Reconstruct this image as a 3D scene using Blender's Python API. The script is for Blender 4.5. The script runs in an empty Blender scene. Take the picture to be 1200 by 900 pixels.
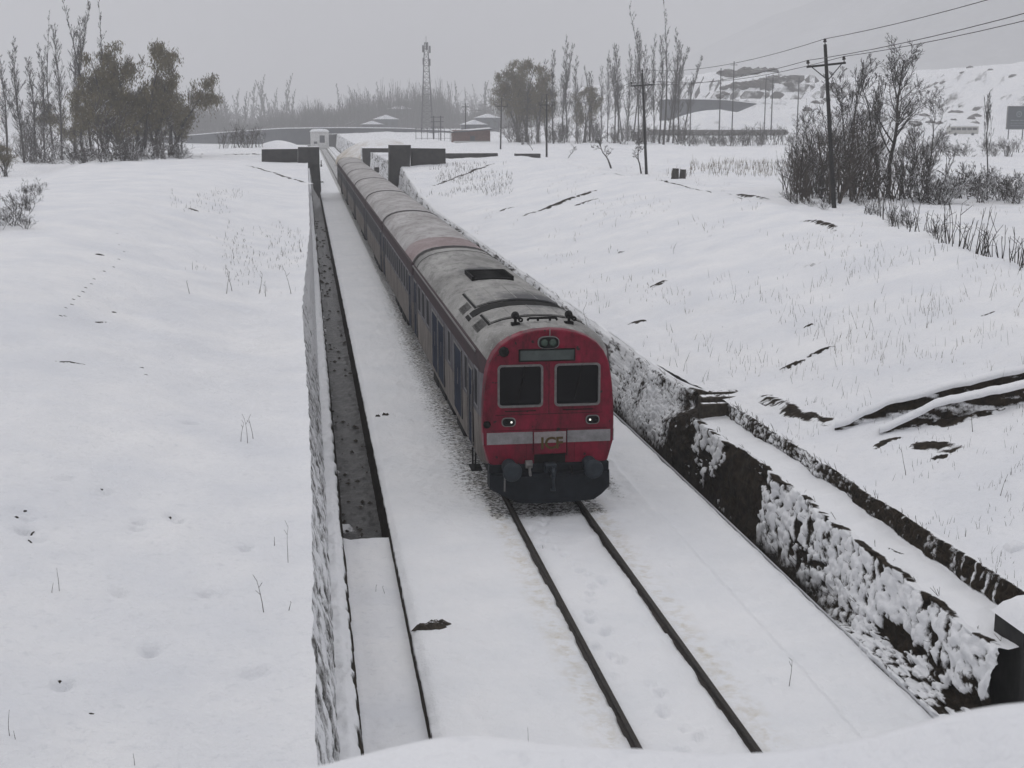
import bpy, math, random
import numpy as np
from mathutils import Vector, geometry as mgeo

R = math.radians
S = bpy.context.scene
COL = S.collection

# ------------------------------------------------------------------ camera, world, sun, exposure
F_PX, PITCH, YAW, ROLL, CAM_Z, CAM_X = 1557.44, .1962, .1513, .0021, 9.2345, -5.5547
cam = bpy.data.cameras.new('camera')
cam_o = bpy.data.objects.new('camera', cam)
COL.objects.link(cam_o)
cam_o.location = (CAM_X, 0, CAM_Z)
cam_o.rotation_mode = 'XYZ'
cam_o.rotation_euler = (math.pi / 2 - PITCH, 0, -YAW)
cam.sensor_width = 36
cam.lens = 36 * F_PX / 1200
cam.clip_start = .05
cam.clip_end = 9000
cam.dof.use_dof = True
cam.dof.focus_distance = 36
cam.dof.aperture_fstop = 5.0
S.camera = cam_o

SUN_EL, SUN_AZ = R(48), R(-25)          # azimuth measured from +Y (along the track) towards +X
world = bpy.data.worlds.new('World')
S.world = world
world.use_nodes = True
wn, wl = world.node_tree.nodes, world.node_tree.links
bg = wn['Background']
sky = wn.new('ShaderNodeTexSky')
sky.sky_type = 'NISHITA'
sky.sun_disc = False
sky.sun_elevation = SUN_EL
sky.sun_rotation = SUN_AZ
wmix = wn.new('ShaderNodeMixRGB')       # a thick grey cloud layer in front of the clear sky
wmix.inputs['Fac'].default_value = .93
wmix.inputs['Color2'].default_value = (5.75, 5.70, 5.85, 1)
wl.new(sky.outputs['Color'], wmix.inputs['Color1'])
wtc = wn.new('ShaderNodeTexCoord')
wsx = wn.new('ShaderNodeSeparateXYZ')
wl.new(wtc.outputs['Generated'], wsx.inputs[0])
wmr = wn.new('ShaderNodeMapRange')      # an overcast sky is brighter overhead than at the horizon
wmr.inputs['From Min'].default_value = 0
wmr.inputs['From Max'].default_value = 1
wmr.inputs['To Min'].default_value = .70
wmr.inputs['To Max'].default_value = 1.34
wl.new(wsx.outputs['Z'], wmr.inputs['Value'])
wmul = wn.new('ShaderNodeMixRGB')
wmul.blend_type = 'MULTIPLY'
wmul.inputs['Fac'].default_value = 1
wl.new(wmix.outputs['Color'], wmul.inputs['Color1'])
wl.new(wmr.outputs['Result'], wmul.inputs['Color2'])
wl.new(wmul.outputs['Color'], bg.inputs['Color'])
bg.inputs['Strength'].default_value = .1

sl = bpy.data.lights.new('sun', 'SUN')
sl.energy = .6
sl.angle = R(40)
sl.color = (1, .97, .93)
sun = bpy.data.objects.new('sun', sl)
COL.objects.link(sun)
sd = Vector((math.sin(SUN_AZ) * math.cos(SUN_EL), math.cos(SUN_AZ) * math.cos(SUN_EL), math.sin(SUN_EL)))
sun.rotation_euler = sd.to_track_quat('Z', 'Y').to_euler()

S.view_settings.view_transform = 'Standard'
S.view_settings.look = 'None'
S.view_settings.gamma = 1
S.view_settings.exposure = 0.33
S.render.engine = 'CYCLES'
cy = S.cycles
cy.use_denoising = True
cy.max_bounces = 6
cy.diffuse_bounces = 3
cy.glossy_bounces = 2
cy.transmission_bounces = 2
cy.volume_bounces = 2
cy.transparent_max_bounces = 4
cy.caustics_reflective = False
cy.caustics_refractive = False

HAZE = .00082                            # mist density per metre
rng = np.random.default_rng(7)
random.seed(7)

# ------------------------------------------------------------------ where a sight line meets a plane (layout sums only)
def ray(px, py):
    a = (px - 600) / F_PX; b = -(py - 450) / F_PX
    cr, sr = math.cos(ROLL), math.sin(ROLL)
    x = a * cr + b * sr; u = -a * sr + b * cr
    cp, sp = math.cos(PITCH), math.sin(PITCH)
    y = cp + u * sp; z = -sp + u * cp
    c, s = math.cos(YAW), math.sin(YAW)
    return np.array([x * c + y * s, -x * s + y * c, z])
def gp(px, py, z):
    d = ray(px, py); t = (z - CAM_Z) / d[2]
    return np.array([CAM_X, 0, CAM_Z]) + t * d
def onY(px, py, Y):
    d = ray(px, py); t = Y / d[1]
    return np.array([CAM_X, 0, CAM_Z]) + t * d
def onX(px, py, X):
    d = ray(px, py); t = (X - CAM_X) / d[0]
    return np.array([CAM_X, 0, CAM_Z]) + t * d

# ------------------------------------------------------------------ noise in numpy
def _hash(ix, iy, s):
    h = (ix.astype(np.int64) * 374761393 + iy.astype(np.int64) * 668265263 + s * 1274126177) & 0x7fffffff
    h = ((h ^ (h >> 13)) * 1103515245) & 0x7fffffff
    h = ((h ^ (h >> 15)) * 12345679) & 0x7fffffff
    return (h & 0xffffff) / float(0xffffff)
def vnoise(x, y, s=0):
    x = np.asarray(x, float); y = np.asarray(y, float)
    ix = np.floor(x); iy = np.floor(y)
    fx = x - ix; fy = y - iy
    fx = fx * fx * fx * (fx * (fx * 6 - 15) + 10); fy = fy * fy * fy * (fy * (fy * 6 - 15) + 10)
    a = _hash(ix, iy, s); b = _hash(ix + 1, iy, s); c = _hash(ix, iy + 1, s); d = _hash(ix + 1, iy + 1, s)
    return (a * (1 - fx) + b * fx) * (1 - fy) + (c * (1 - fx) + d * fx) * fy
def fbm(x, y, s=0, o=4):
    t = 0; a = .5
    for i in range(o):
        t = t + a * vnoise(x * 2 ** i, y * 2 ** i, s + i * 17); a *= .5
    return t / (1 - .5 ** o)
def lumps(x, y, s=0):                  # rounded bumps, one per cell, 0..1
    x = np.asarray(x, float); y = np.asarray(y, float)
    ix = np.floor(x); iy = np.floor(y)
    best = np.zeros(np.broadcast(x, y).shape)
    for dx in (-1, 0, 1):
        for dy in (-1, 0, 1):
            cx = ix + dx; cy_ = iy + dy
            px = cx + _hash(cx, cy_, s); py = cy_ + _hash(cx, cy_, s + 5)
            rr = .55 + .45 * _hash(cx, cy_, s + 9)
            d2 = ((x - px) ** 2 + (y - py) ** 2) / rr ** 2
            best = np.maximum(best, np.sqrt(np.clip(1 - d2, 0, 1)) * rr)
    return best
def sstep(a, b, x):
    t = np.clip((np.asarray(x, float) - a) / (b - a), 0, 1)
    return t * t * (3 - 2 * t)

# ------------------------------------------------------------------ object helpers
def link(name, me, mats, parent=None):
    o = bpy.data.objects.new(name, me)
    COL.objects.link(o)
    if mats is not None:
        for m in (mats if isinstance(mats, (list, tuple)) else [mats]):
            me.materials.append(m)
    if parent is not None:
        o.parent = parent
    return o
def np_mesh(name, v, f, smooth=False, mi=None):
    """v (N,3), f (M,k) with k 3 or 4"""
    v = np.asarray(v, np.float32); f = np.asarray(f, np.int32)
    me = bpy.data.meshes.new(name)
    k = f.shape[1]
    me.vertices.add(len(v)); me.vertices.foreach_set('co', v.ravel())
    me.loops.add(f.size); me.loops.foreach_set('vertex_index', f.ravel())
    me.polygons.add(len(f))
    me.polygons.foreach_set('loop_start', np.arange(0, f.size, k, dtype=np.int32))
    if smooth:
        me.polygons.foreach_set('use_smooth', np.ones(len(f), bool))
    if mi is not None:
        me.polygons.foreach_set('material_index', np.asarray(mi, np.int32))
    me.update(calc_edges=True)
    me.validate()
    return me
def tag(o, label=None, cat=None, group=None, kind=None):
    if label: o['label'] = label
    if cat: o['category'] = cat
    if group: o['group'] = group
    if kind: o['kind'] = kind
    return o
def thing(name, loc, label, cat, group=None, rz=0):
    o = bpy.data.objects.new(name, None)
    o.empty_display_size = .3
    COL.objects.link(o)
    o.location = loc
    o.rotation_euler = (0, 0, rz)
    return tag(o, label, cat, group)
def copy_tree(o, parent=None):
    c = o.copy(); COL.objects.link(c)
    if parent is not None: c.parent = parent
    for ch in list(o.children): copy_tree(ch, c)
    return c
def grid(name, X, Y, Z, mat, attr=None, parent=None, smooth=True):
    n, m = X.shape
    v = np.stack([X, Y, Z], -1).reshape(-1, 3)
    i = np.arange(n * m).reshape(n, m)
    f = np.stack([i[:-1, :-1], i[:-1, 1:], i[1:, 1:], i[1:, :-1]], -1).reshape(-1, 4)
    # make the faces look upwards
    a, b, c = v[f[:, 0]], v[f[:, 1]], v[f[:, 3]]
    if np.cross(b - a, c - a)[:, 2].sum() < 0: f = f[:, ::-1]
    me = np_mesh(name, v, f, smooth)
    if attr is not None:
        for k_, val in attr.items():
            at = me.attributes.new(k_, 'FLOAT', 'POINT')
            at.data.foreach_set('value', np.asarray(val, np.float32).ravel())
    return link(name, me, mat, parent)

class MB:
    """collects simple solids; build() links them as one mesh object"""
    def __init__(s): s.v = []; s.f = []; s.m = []
    def add(s, v, f, mi=0):
        o = len(s.v); s.v += [tuple(map(float, p)) for p in v]
        s.f += [tuple(i + o for i in q) for q in f]; s.m += [mi] * len(f)
        return s
    def box(s, x0, x1, y0, y1, z0, z1, mi=0, b=0):
        if b:
            P = []; 
            xs, ys, zs = (x0, x1), (y0, y1), (z0, z1)
            v = []
            idx = {}
            for i in (0, 1):
                for j in (0, 1):
                    for k in (0, 1):
                        sx, sy, sz = (1, -1)[i], (1, -1)[j], (1, -1)[k]
                        for ax in range(3):
                            p = [xs[i] + sx * b, ys[j] + sy * b, zs[k] + sz * b]
                            p[ax] = (xs, ys, zs)[ax][(i, j, k)[ax]]
                            idx[i, j, k, ax] = len(v); v.append(p)
            f = []
            for ax in range(3):
                o1, o2 = [q for q in range(3) if q != ax]
                for e in (0, 1):
                    q = []
                    for a_, b_ in ((0, 0), (1, 0), (1, 1), (0, 1)):
                        t = [0, 0, 0]; t[ax] = e; t[o1] = a_; t[o2] = b_
                        q.append(idx[t[0], t[1], t[2], ax])
                    f.append(q)
            for ax in range(3):
                o1, o2 = [q for q in range(3) if q != ax]
                for a_ in (0, 1):
                    for b_ in (0, 1):
                        t0 = [0, 0, 0]; t0[o1] = a_; t0[o2] = b_
                        t1 = list(t0); t1[ax] = 1
                        f.append([idx[(*t0, o1)], idx[(*t0, o2)], idx[(*t1, o2)], idx[(*t1, o1)]])
            for i in (0, 1):
                for j in (0, 1):
                    for k in (0, 1):
                        f.append([idx[i, j, k, 0], idx[i, j, k, 1], idx[i, j, k, 2]])
            c = np.array([(x0 + x1) / 2, (y0 + y1) / 2, (z0 + z1) / 2]); va = np.array(v)
            g = []
            for q in f:
                n = np.cross(va[q[1]] - va[q[0]], va[q[2]] - va[q[0]])
                g.append(q if np.dot(n, va[q].mean(0) - c) > 0 else q[::-1])
            return s.add(v, g, mi)
        v = [(x0, y0, z0), (x1, y0, z0), (x1, y1, z0), (x0, y1, z0), (x0, y0, z1), (x1, y0, z1), (x1, y1, z1), (x0, y1, z1)]
        return s.add(v, [(0, 3, 2, 1), (4, 5, 6, 7), (0, 1, 5, 4), (1, 2, 6, 5), (2, 3, 7, 6), (3, 0, 4, 7)], mi)
    def rod(s, p0, p1, r0, r1=None, n=8, mi=0):
        r1 = r0 if r1 is None else r1
        p0 = np.array(p0, float); p1 = np.array(p1, float)
        d = p1 - p0; d /= np.linalg.norm(d) + 1e-12
        a = np.array([0, 0, 1.]) if abs(d[2]) < .9 else np.array([1., 0, 0])
        u = np.cross(d, a); u /= np.linalg.norm(u); w = np.cross(d, u)
        t = np.arange(n) * 2 * math.pi / n
        ring = np.cos(t)[:, None] * u + np.sin(t)[:, None] * w
        v = list(p0 + ring * r0) + list(p1 + ring * r1)
        f = [(i, (i + 1) % n, n + (i + 1) % n, n + i) for i in range(n)]
        f = [q[::-1] for q in f]
        f += [tuple(range(n)), tuple(range(2 * n - 1, n - 1, -1))]
        return s.add(v, f, mi)
    def path(s, pts, r, n=6, mi=0):
        for a, b in zip(pts[:-1], pts[1:]): s.rod(a, b, r, r, n, mi)
        return s
    def disc_lathe(s, prof, c, axis='y', n=20, mi=0):
        """prof: (radius, along) pairs"""
        v = []; f = []
        for r, h in prof:
            for i in range(n):
                a = 2 * math.pi * i / n
                p = (r * math.cos(a), h, r * math.sin(a)) if axis == 'y' else ((h, r * math.cos(a), r * math.sin(a)) if axis == 'x' else (r * math.cos(a), r * math.sin(a), h))
                v.append((c[0] + p[0], c[1] + p[1], c[2] + p[2]))
        for j in range(len(prof) - 1):
            for i in range(n):
                f.append((j * n + i, j * n + (i + 1) % n, (j + 1) * n + (i + 1) % n, (j + 1) * n + i))
        return s.add(v, f, mi)
    def prism(s, poly, y0, y1, mi=0):
        n = len(poly)
        v = [(x, y0, z) for x, z in poly] + [(x, y1, z) for x, z in poly]
        f = [tuple(range(n)), tuple(range(2 * n - 1, n - 1, -1))]
        f += [(i, n + i, n + (i + 1) % n, (i + 1) % n) for i in range(n)]
        return s.add(v, f, mi)
    def mesh(s, name, smooth=False):
        me = bpy.data.meshes.new(name)
        me.from_pydata(s.v, [], s.f)
        me.polygons.foreach_set('material_index', np.array(s.m, np.int32))
        if smooth: me.polygons.foreach_set('use_smooth', np.ones(len(s.f), bool))
        me.update()
        return me
    def build(s, name, mats, parent=None, smooth=False):
        return link(name, s.mesh(name, smooth), mats, parent)

# ------------------------------------------------------------------ materials
def new_mat(name):
    m = bpy.data.materials.new(name); m.use_nodes = True
    nt = m.node_tree
    return m, nt.nodes, nt.links, nt.nodes['Principled BSDF']
def rgb(c): return (c[0], c[1], c[2], 1)
def nd(N, t, **kw):
    n = N.new(t)
    for k, v in kw.items():
        if k in ('operation', 'blend_type', 'noise_dimensions', 'attribute_name', 'data_type', 'interpolation_type', 'feature', 'clamp'): setattr(n, k, v)
        else: n.inputs[k.replace('_', ' ')].default_value = v
    return n
def noise(N, L, scale, detail=4, rough=.55, vec=None, coord='Object', scl=None):
    t = nd(N, 'ShaderNodeTexNoise', Scale=scale, Detail=detail, Roughness=rough)
    if vec is None:
        tc = N.new('ShaderNodeTexCoord'); vec = tc.outputs[coord]
    if scl is not None:
        mp = N.new('ShaderNodeMapping'); mp.inputs['Scale'].default_value = scl
        L.new(vec, mp.inputs['Vector']); vec = mp.outputs['Vector']
    L.new(vec, t.inputs['Vector'])
    return t.outputs['Fac']
def ramp(N, L, src, a, b, ca=(0, 0, 0), cb=(1, 1, 1)):
    r = N.new('ShaderNodeValToRGB')
    r.color_ramp.elements[0].position = a; r.color_ramp.elements[0].color = rgb(ca)
    r.color_ramp.elements[1].position = b; r.color_ramp.elements[1].color = rgb(cb)
    L.new(src, r.inputs['Fac']); return r.outputs['Color']
def mixc(N, L, fac, c1, c2, mode='MIX'):
    m = N.new('ShaderNodeMixRGB'); m.blend_type = mode
    for sk, c in (('Color1', c1), ('Color2', c2)):
        if isinstance(c, tuple): m.inputs[sk].default_value = rgb(c)
        else: L.new(c, m.inputs[sk])
    if isinstance(fac, (int, float)): m.inputs['Fac'].default_value = fac
    else: L.new(fac, m.inputs['Fac'])
    return m.outputs['Color']
def math_(N, L, op, a, b=None, clamp=False):
    m = N.new('ShaderNodeMath'); m.operation = op; m.use_clamp = clamp
    for i, c in enumerate((a, b)):
        if c is None: continue
        if isinstance(c, (int, float)): m.inputs[i].default_value = c
        else: L.new(c, m.inputs[i])
    return m.outputs[0]
def bump(N, L, P, h, strength, dist):
    b = N.new('ShaderNodeBump'); b.inputs['Strength'].default_value = strength; b.inputs['Distance'].default_value = dist
    L.new(h, b.inputs['Height']); L.new(b.outputs['Normal'], P.inputs['Normal'])
def normal_z(N, L):
    g = N.new('ShaderNodeNewGeometry'); sx = N.new('ShaderNodeSeparateXYZ')
    L.new(g.outputs['True Normal'], sx.inputs[0]); return sx.outputs['Z']

SNOW = (.80, .81, .835)
def mat_snow(name, specks=.0, bumpd=.05, slope=False, earth=(.03, .026, .021)):
    m, N, L, P = new_mat(name)
    tc = N.new('ShaderNodeTexCoord'); v = tc.outputs['Object']
    big = noise(N, L, .35, 5, .6, v)
    col = mixc(N, L, ramp(N, L, big, .35, .7), (.74, .755, .79), (.85, .852, .862))
    gr_ = noise(N, L, 7, 5, .7, v)
    col = mixc(N, L, ramp(N, L, gr_, .55, .78), col, (.66, .675, .705))
    if specks:
        s1 = noise(N, L, 5.5, 5, .75, v); s2 = noise(N, L, .12, 3, .5, v)
        k = math_(N, L, 'MULTIPLY', ramp(N, L, s1, .66, .80), ramp(N, L, s2, .42, .65))
        k = math_(N, L, 'MULTIPLY', k, specks)
        col = mixc(N, L, k, col, (.20, .17, .13))
    if slope:
        nz = normal_z(N, L)
        a = math_(N, L, 'ADD', nz, math_(N, L, 'MULTIPLY', math_(N, L, 'SUBTRACT', noise(N, L, .12, 5, .65, v), .5), .55))
        col = mixc(N, L, ramp(N, L, a, .74, .84), earth, col)
    L.new(col, P.inputs['Base Color'])
    P.inputs['Roughness'].default_value = .75
    P.inputs['Specular IOR Level'].default_value = .25
    h = math_(N, L, 'ADD', noise(N, L, 3.2, 7, .68, v), math_(N, L, 'MULTIPLY', noise(N, L, 22, 4, .6, v), .22))
    bump(N, L, P, h, .8, bumpd)
    return m
M = {}
M['snow'] = mat_snow('snow_cover', .55, .07, True)
M['snow_plain'] = mat_snow('fresh_snow', 0, .05)
M['snow_bank'] = mat_snow('bank_snow', .55, .10)

def mat_track():
    m, N, L, P = new_mat('track_snow')
    tc = N.new('ShaderNodeTexCoord'); v = tc.outputs['Object']
    sx = N.new('ShaderNodeSeparateXYZ'); L.new(v, sx.inputs[0]); x, y = sx.outputs['X'], sx.outputs['Y']
    col = mixc(N, L, ramp(N, L, noise(N, L, .5, 5, .6, v), .35, .7), (.76, .775, .80), (.83, .835, .85))
    # yellowish rust stain beside each rail
    ax = math_(N, L, 'ABSOLUTE', x)
    d = math_(N, L, 'ABSOLUTE', math_(N, L, 'SUBTRACT', ax, 1.22))
    st = math_(N, L, 'SUBTRACT', 1, math_(N, L, 'MULTIPLY', d, 2.6), True)
    st = math_(N, L, 'MULTIPLY', st, ramp(N, L, noise(N, L, 3.5, 6, .7, v), .45, .7))
    col = mixc(N, L, math_(N, L, 'MULTIPLY', st, .6), col, (.46, .39, .25))
    # ballast showing where the passing coaches blew the snow away
    at = N.new('ShaderNodeAttribute'); at.attribute_name = 'bare'
    n2 = noise(N, L, 9, 6, .8, v)
    b = math_(N, L, 'ADD', at.outputs['Fac'], math_(N, L, 'MULTIPLY', math_(N, L, 'SUBTRACT', n2, .5), 1.6))
    bal = mixc(N, L, noise(N, L, 30, 3, .6, v), (.02, .018, .016), (.10, .092, .08))
    col = mixc(N, L, ramp(N, L, b, .48, .72), col, bal)
    L.new(col, P.inputs['Base Color'])
    P.inputs['Roughness'].default_value = .75
    P.inputs['Specular IOR Level'].default_value = .25
    h = math_(N, L, 'ADD', noise(N, L, 4.5, 6, .65, v), math_(N, L, 'MULTIPLY', noise(N, L, 28, 4, .6, v), .25))
    bump(N, L, P, h, .9, .06)
    return m
M['track'] = mat_track()

def mat_cover(name, dark, dark2, snow=True, wet=False, bs=5):
    """snow cover held in the vertex attribute 'cover' over dark earth"""
    m, N, L, P = new_mat(name)
    tc = N.new('ShaderNodeTexCoord'); v = tc.outputs['Object']
    at = N.new('ShaderNodeAttribute'); at.attribute_name = 'cover'
    n = noise(N, L, 11, 6, .75, v)
    a = math_(N, L, 'ADD', at.outputs['Fac'], math_(N, L, 'ADD', math_(N, L, 'MULTIPLY', math_(N, L, 'SUBTRACT', n, .5), .55), math_(N, L, 'MULTIPLY', math_(N, L, 'SUBTRACT', noise(N, L, 38, 3, .6, v), .5), .35)))
    base = mixc(N, L, ramp(N, L, noise(N, L, bs, 6, .75, v), .44 if wet else .38, .58 if wet else .66), dark, dark2)
    sn = mixc(N, L, noise(N, L, 1.2, 3, .5, v), (.75, .765, .79), (.84, .845, .86))
    col = mixc(N, L, ramp(N, L, a, .34, .66), base, sn)
    L.new(col, P.inputs['Base Color'])
    P.inputs['Roughness'].default_value = .35 if wet else .8
    P.inputs['Specular IOR Level'].default_value = .30 if wet else .08
    bump(N, L, P, math_(N, L, 'ADD', noise(N, L, 9, 6, .7, v), math_(N, L, 'MULTIPLY', noise(N, L, 40, 3, .6, v), .3)), .6, .05)
    return m
M['bank'] = mat_cover('snowy_bank', (.008, .0065, .0045), (.040, .029, .019))
M['rubble'] = mat_cover('rubble_wall', (.03, .029, .027), (.16, .155, .15))
M['drain'] = mat_cover('wet_drain', (.006, .006, .0055), (.055, .053, .05), wet=True, bs=1.7)

def mat_snowtop(name, base, base2, lo=.35, hi=.6, scale=6, rough=.8, nscale=3., amt=.5, spec=.25):
    """dark thing whose upward faces carry snow"""
    m, N, L, P = new_mat(name)
    tc = N.new('ShaderNodeTexCoord'); v = tc.outputs['Object']
    b = mixc(N, L, ramp(N, L, noise(N, L, scale, 5, .65, v), .35, .68), base, base2)
    nz = normal_z(N, L)
    a = math_(N, L, 'ADD', nz, math_(N, L, 'MULTIPLY', math_(N, L, 'SUBTRACT', noise(N, L, nscale, 4, .7, v), .5), amt))
    L.new(mixc(N, L, ramp(N, L, a, lo, hi), b, (.78, .79, .81)), P.inputs['Base Color'])
    P.inputs['Roughness'].default_value = rough
    P.inputs['Specular IOR Level'].default_value = spec
    bump(N, L, P, noise(N, L, scale * 3, 5, .65, v), .4, .02)
    return m
M['bark'] = mat_snowtop('winter_bark', (.022, .019, .017), (.055, .048, .042), .62, .9, 4, nscale=1.3, amt=1.0)
M['bark_snowy'] = mat_snowtop('snow_laden_twig', (.025, .021, .018), (.06, .05, .042), .15, .55, 4, nscale=1.6, amt=1.1)
M['pole'] = mat_snowtop('tarred_pole', (.012, .012, .012), (.035, .034, .033), .7, .9, 5)
M['concrete'] = mat_snowtop('stained_concrete', (.018, .018, .018), (.05, .049, .047), .75, .92, 1.2, amt=.3)
M['concrete_grey'] = mat_snowtop('grey_concrete', (.16, .16, .16), (.26, .26, .25), .7, .9, 1.2)
M['stone'] = mat_snowtop('wall_stone', (.06, .058, .055), (.19, .185, .175), .55, .85, 5, nscale=5, amt=.9)
M['soil'] = mat_snowtop('bare_soil', (.022, .018, .013), (.06, .049, .036), .93, 1.15, 9, nscale=6, amt=.9)
M['sand'] = mat_snowtop('sandy_soil', (.38, .33, .26), (.52, .46, .38), .75, 1.15, .6, nscale=.5, amt=.5)
M['white_wall'] = mat_snowtop('whitewash', (.55, .55, .54), (.72, .72, .71), .8, .95, 1)
M['brick'] = mat_snowtop('dull_brick', (.10, .055, .045), (.17, .10, .085), .6, .85, 2)
M['slate'] = mat_snowtop('grey_wall', (.04, .046, .056), (.07, .078, .09), .75, .95, .3)

def simple(name, col, rough=.6, metal=0, spec=.4, col2=None, scale=8, bumpd=0, coat=0):
    m, N, L, P = new_mat(name)
    if col2 is not None:
        tc = N.new('ShaderNodeTexCoord')
        L.new(mixc(N, L, ramp(N, L, noise(N, L, scale, 5, .65, tc.outputs['Object']), .35, .68), col, col2), P.inputs['Base Color'])
        if bumpd: bump(N, L, P, noise(N, L, scale * 3, 5, .65, tc.outputs['Object']), .4, bumpd)
    else: P.inputs['Base Color'].default_value = rgb(col)
    P.inputs['Roughness'].default_value = rough
    P.inputs['Metallic'].default_value = metal
    P.inputs['Specular IOR Level'].default_value = spec
    return m
M['rail'] = simple('rusty_rail', (.012, .010, .009), .6, .1, .25, (.034, .027, .021), 6, .004)
M['black'] = simple('black_gear', (.005, .0055, .006), .8, 0, .1, (.014, .0145, .015), 5, .01)
M['navy'] = simple('blue_black_paint', (.004, .006, .009), .6, 0, .15, (.010, .014, .019), 4, .01)
M['buffer'] = simple('buffer_steel', (.009, .014, .020), .5, .1, .3, (.022, .030, .038), 6)
M['glass'] = simple('dark_glass', (.002, .002, .003), .10, 0, .09)
M['door_dark'] = simple('dark_doorway', (.008, .011, .020), .4, 0, .4, (.018, .022, .036), 2)
M['rubber'] = simple('window_seal', (.012, .012, .012), .7)
M['alu'] = simple('grey_frame', (.11, .105, .105), .6, .1, .3, (.18, .175, .17), 9)
M['lamp_on'] = None
M['wire'] = simple('wire', (.02, .02, .02), .6)
M['ceramic'] = simple('brown_insulator', (.02, .014, .012), .25)
M['board'] = simple('billboard_blue', (.012, .022, .032), .5, 0, .3, (.022, .036, .048), .8)
M['print'] = simple('faded_print', (.13, .155, .17), .6)
M['letter'] = simple('faded_letters', (.05, .036, .014), .8, 0, .1, (.10, .07, .025), 9)
M['tan'] = simple('dry_stalk', (.10, .08, .055), .9, 0, .1, (.20, .165, .12), 3)
M['dkstalk'] = simple('dark_stalk', (.03, .024, .018), .9, 0, .1, (.07, .055, .04), 3)
M['bus'] = simple('bus_paint', (.36, .35, .32), .5, 0, .4, (.45, .44, .41), 1)
M['green_lens'] = simple('green_lens', (.03, .055, .04), .2)
M['leaf'] = mat_snowtop('willow_leaf', (.082, .070, .034), (.185, .155, .085), .70, 1.0, 2, nscale=1.5, amt=.9)
M['leaf_grey'] = mat_snowtop('grey_willow_leaf', (.075, .067, .048), (.15, .135, .10), .66, .98, 2, nscale=1.5, amt=.9)
M['ochre'] = mat_snowtop('ochre_leaf', (.06, .05, .018), (.13, .11, .04), .75, .95, 2)
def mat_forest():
    """bare wood on the far hill, patchily frosted, its colour paled leftwards to melt into mist"""
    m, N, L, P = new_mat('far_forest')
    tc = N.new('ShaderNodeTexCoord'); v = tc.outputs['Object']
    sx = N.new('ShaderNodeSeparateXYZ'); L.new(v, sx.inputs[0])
    frost_haze = math_(N, L, 'MULTIPLY', math_(N, L, 'SUBTRACT', 1330, sx.outputs['X']), .0022)  # whiter towards lower X: the fade into mist is put into the colour
    frost_haze = math_(N, L, 'ADD', math_(N, L, 'MINIMUM', math_(N, L, 'MAXIMUM', frost_haze, -.30), .80), math_(N, L, 'MULTIPLY', math_(N, L, 'SUBTRACT', noise(N, L, .0032, 5, .65, v), .5), 1.6))
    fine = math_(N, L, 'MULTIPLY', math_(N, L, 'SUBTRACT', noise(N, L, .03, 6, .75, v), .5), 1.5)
    a = math_(N, L, 'ADD', frost_haze, fine)
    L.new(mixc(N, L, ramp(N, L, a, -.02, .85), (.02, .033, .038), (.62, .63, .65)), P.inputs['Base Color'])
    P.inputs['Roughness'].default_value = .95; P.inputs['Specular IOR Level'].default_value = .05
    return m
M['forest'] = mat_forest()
M['tower'] = simple('grey_steel', (.05, .05, .055), .6, .4)
def mat_lamp():
    m, N, L, P = new_mat('lit_lamp')
    P.inputs['Base Color'].default_value = (.9, .9, .85, 1)
    P.inputs['Emission Color'].default_value = (1, .96, .88, 1)
    P.inputs['Emission Strength'].default_value = .55
    return m
M['lamp_on'] = mat_lamp()

# ------------------------------------------------------------------ terrain functions
def edgeLx(Y): return .10 * (fbm(np.asarray(Y, float) / .9, np.asarray(Y, float) * 0 + 2, 19, 4) - .5) * (np.asarray(Y) < 480) + np.interp(Y, [0, 30, 49, 80, 165, 486, 500], [-5.64, -5.66, -5.88, -5.5, -5.42, -5.42, 0])
def edgeLz(Y): return np.interp(Y, [0, 40, 60, 110, 165, 235, 300, 500], [2.3, 2.35, 2.5, 3.4, 4.2, 4.2, .2, .2])
def edgeRx(Y): return np.interp(Y, [0, 32, 37, 42, 486, 500], [6.16, 6.16, 5.95, 5.55, 5.5, 0])
def edgeRz(Y): return np.interp(Y, [0, 40, 120, 136, 160, 300, 500], [1.35, 1.35, 1.45, 2.0, 3.9, 3.9, 4.3])
def hills(X, Y):
    zr = np.interp(X, [100, 120, 144, 160, 187, 205, 221, 240, 260, 273, 286, 313, 400, 700], [4.3, 6, 20, 29, 30.5, 24, 16, 13, 14, 22, 30, 34.5, 36, 30])
    n = fbm(X / 30, Y / 30, 31) - .5
    t = sstep(425, 545, Y + n * 60)
    z = (zr - 4.3) * t
    st = 3.2                                           # dug terraces on the mound behind the poplars
    terr = np.floor(z / st) * st + st * sstep(.55, .95, z / st - np.floor(z / st))
    w = sstep(135, 150, X) * (1 - sstep(205, 222, X)) * sstep(10, 16, z)
    z = z * (1 - w) + terr * w
    big = np.interp(X, [420, 800, 1040, 1270, 1420, 1800, 4000], [0, 36, 142, 245, 300, 385, 320])
    n2 = fbm(X / 260, Y / 260, 77) - .5
    yr_ = np.clip(3350 - .95 * (X - 1040), 2300, 3400)
    z2 = big * sstep(0, 1, (Y + n2 * 300 - (yr_ - 1250)) / 1250) * (1 + n2 * .22)
    return z + z2 + n * 2.2 * t
PITS = []
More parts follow.
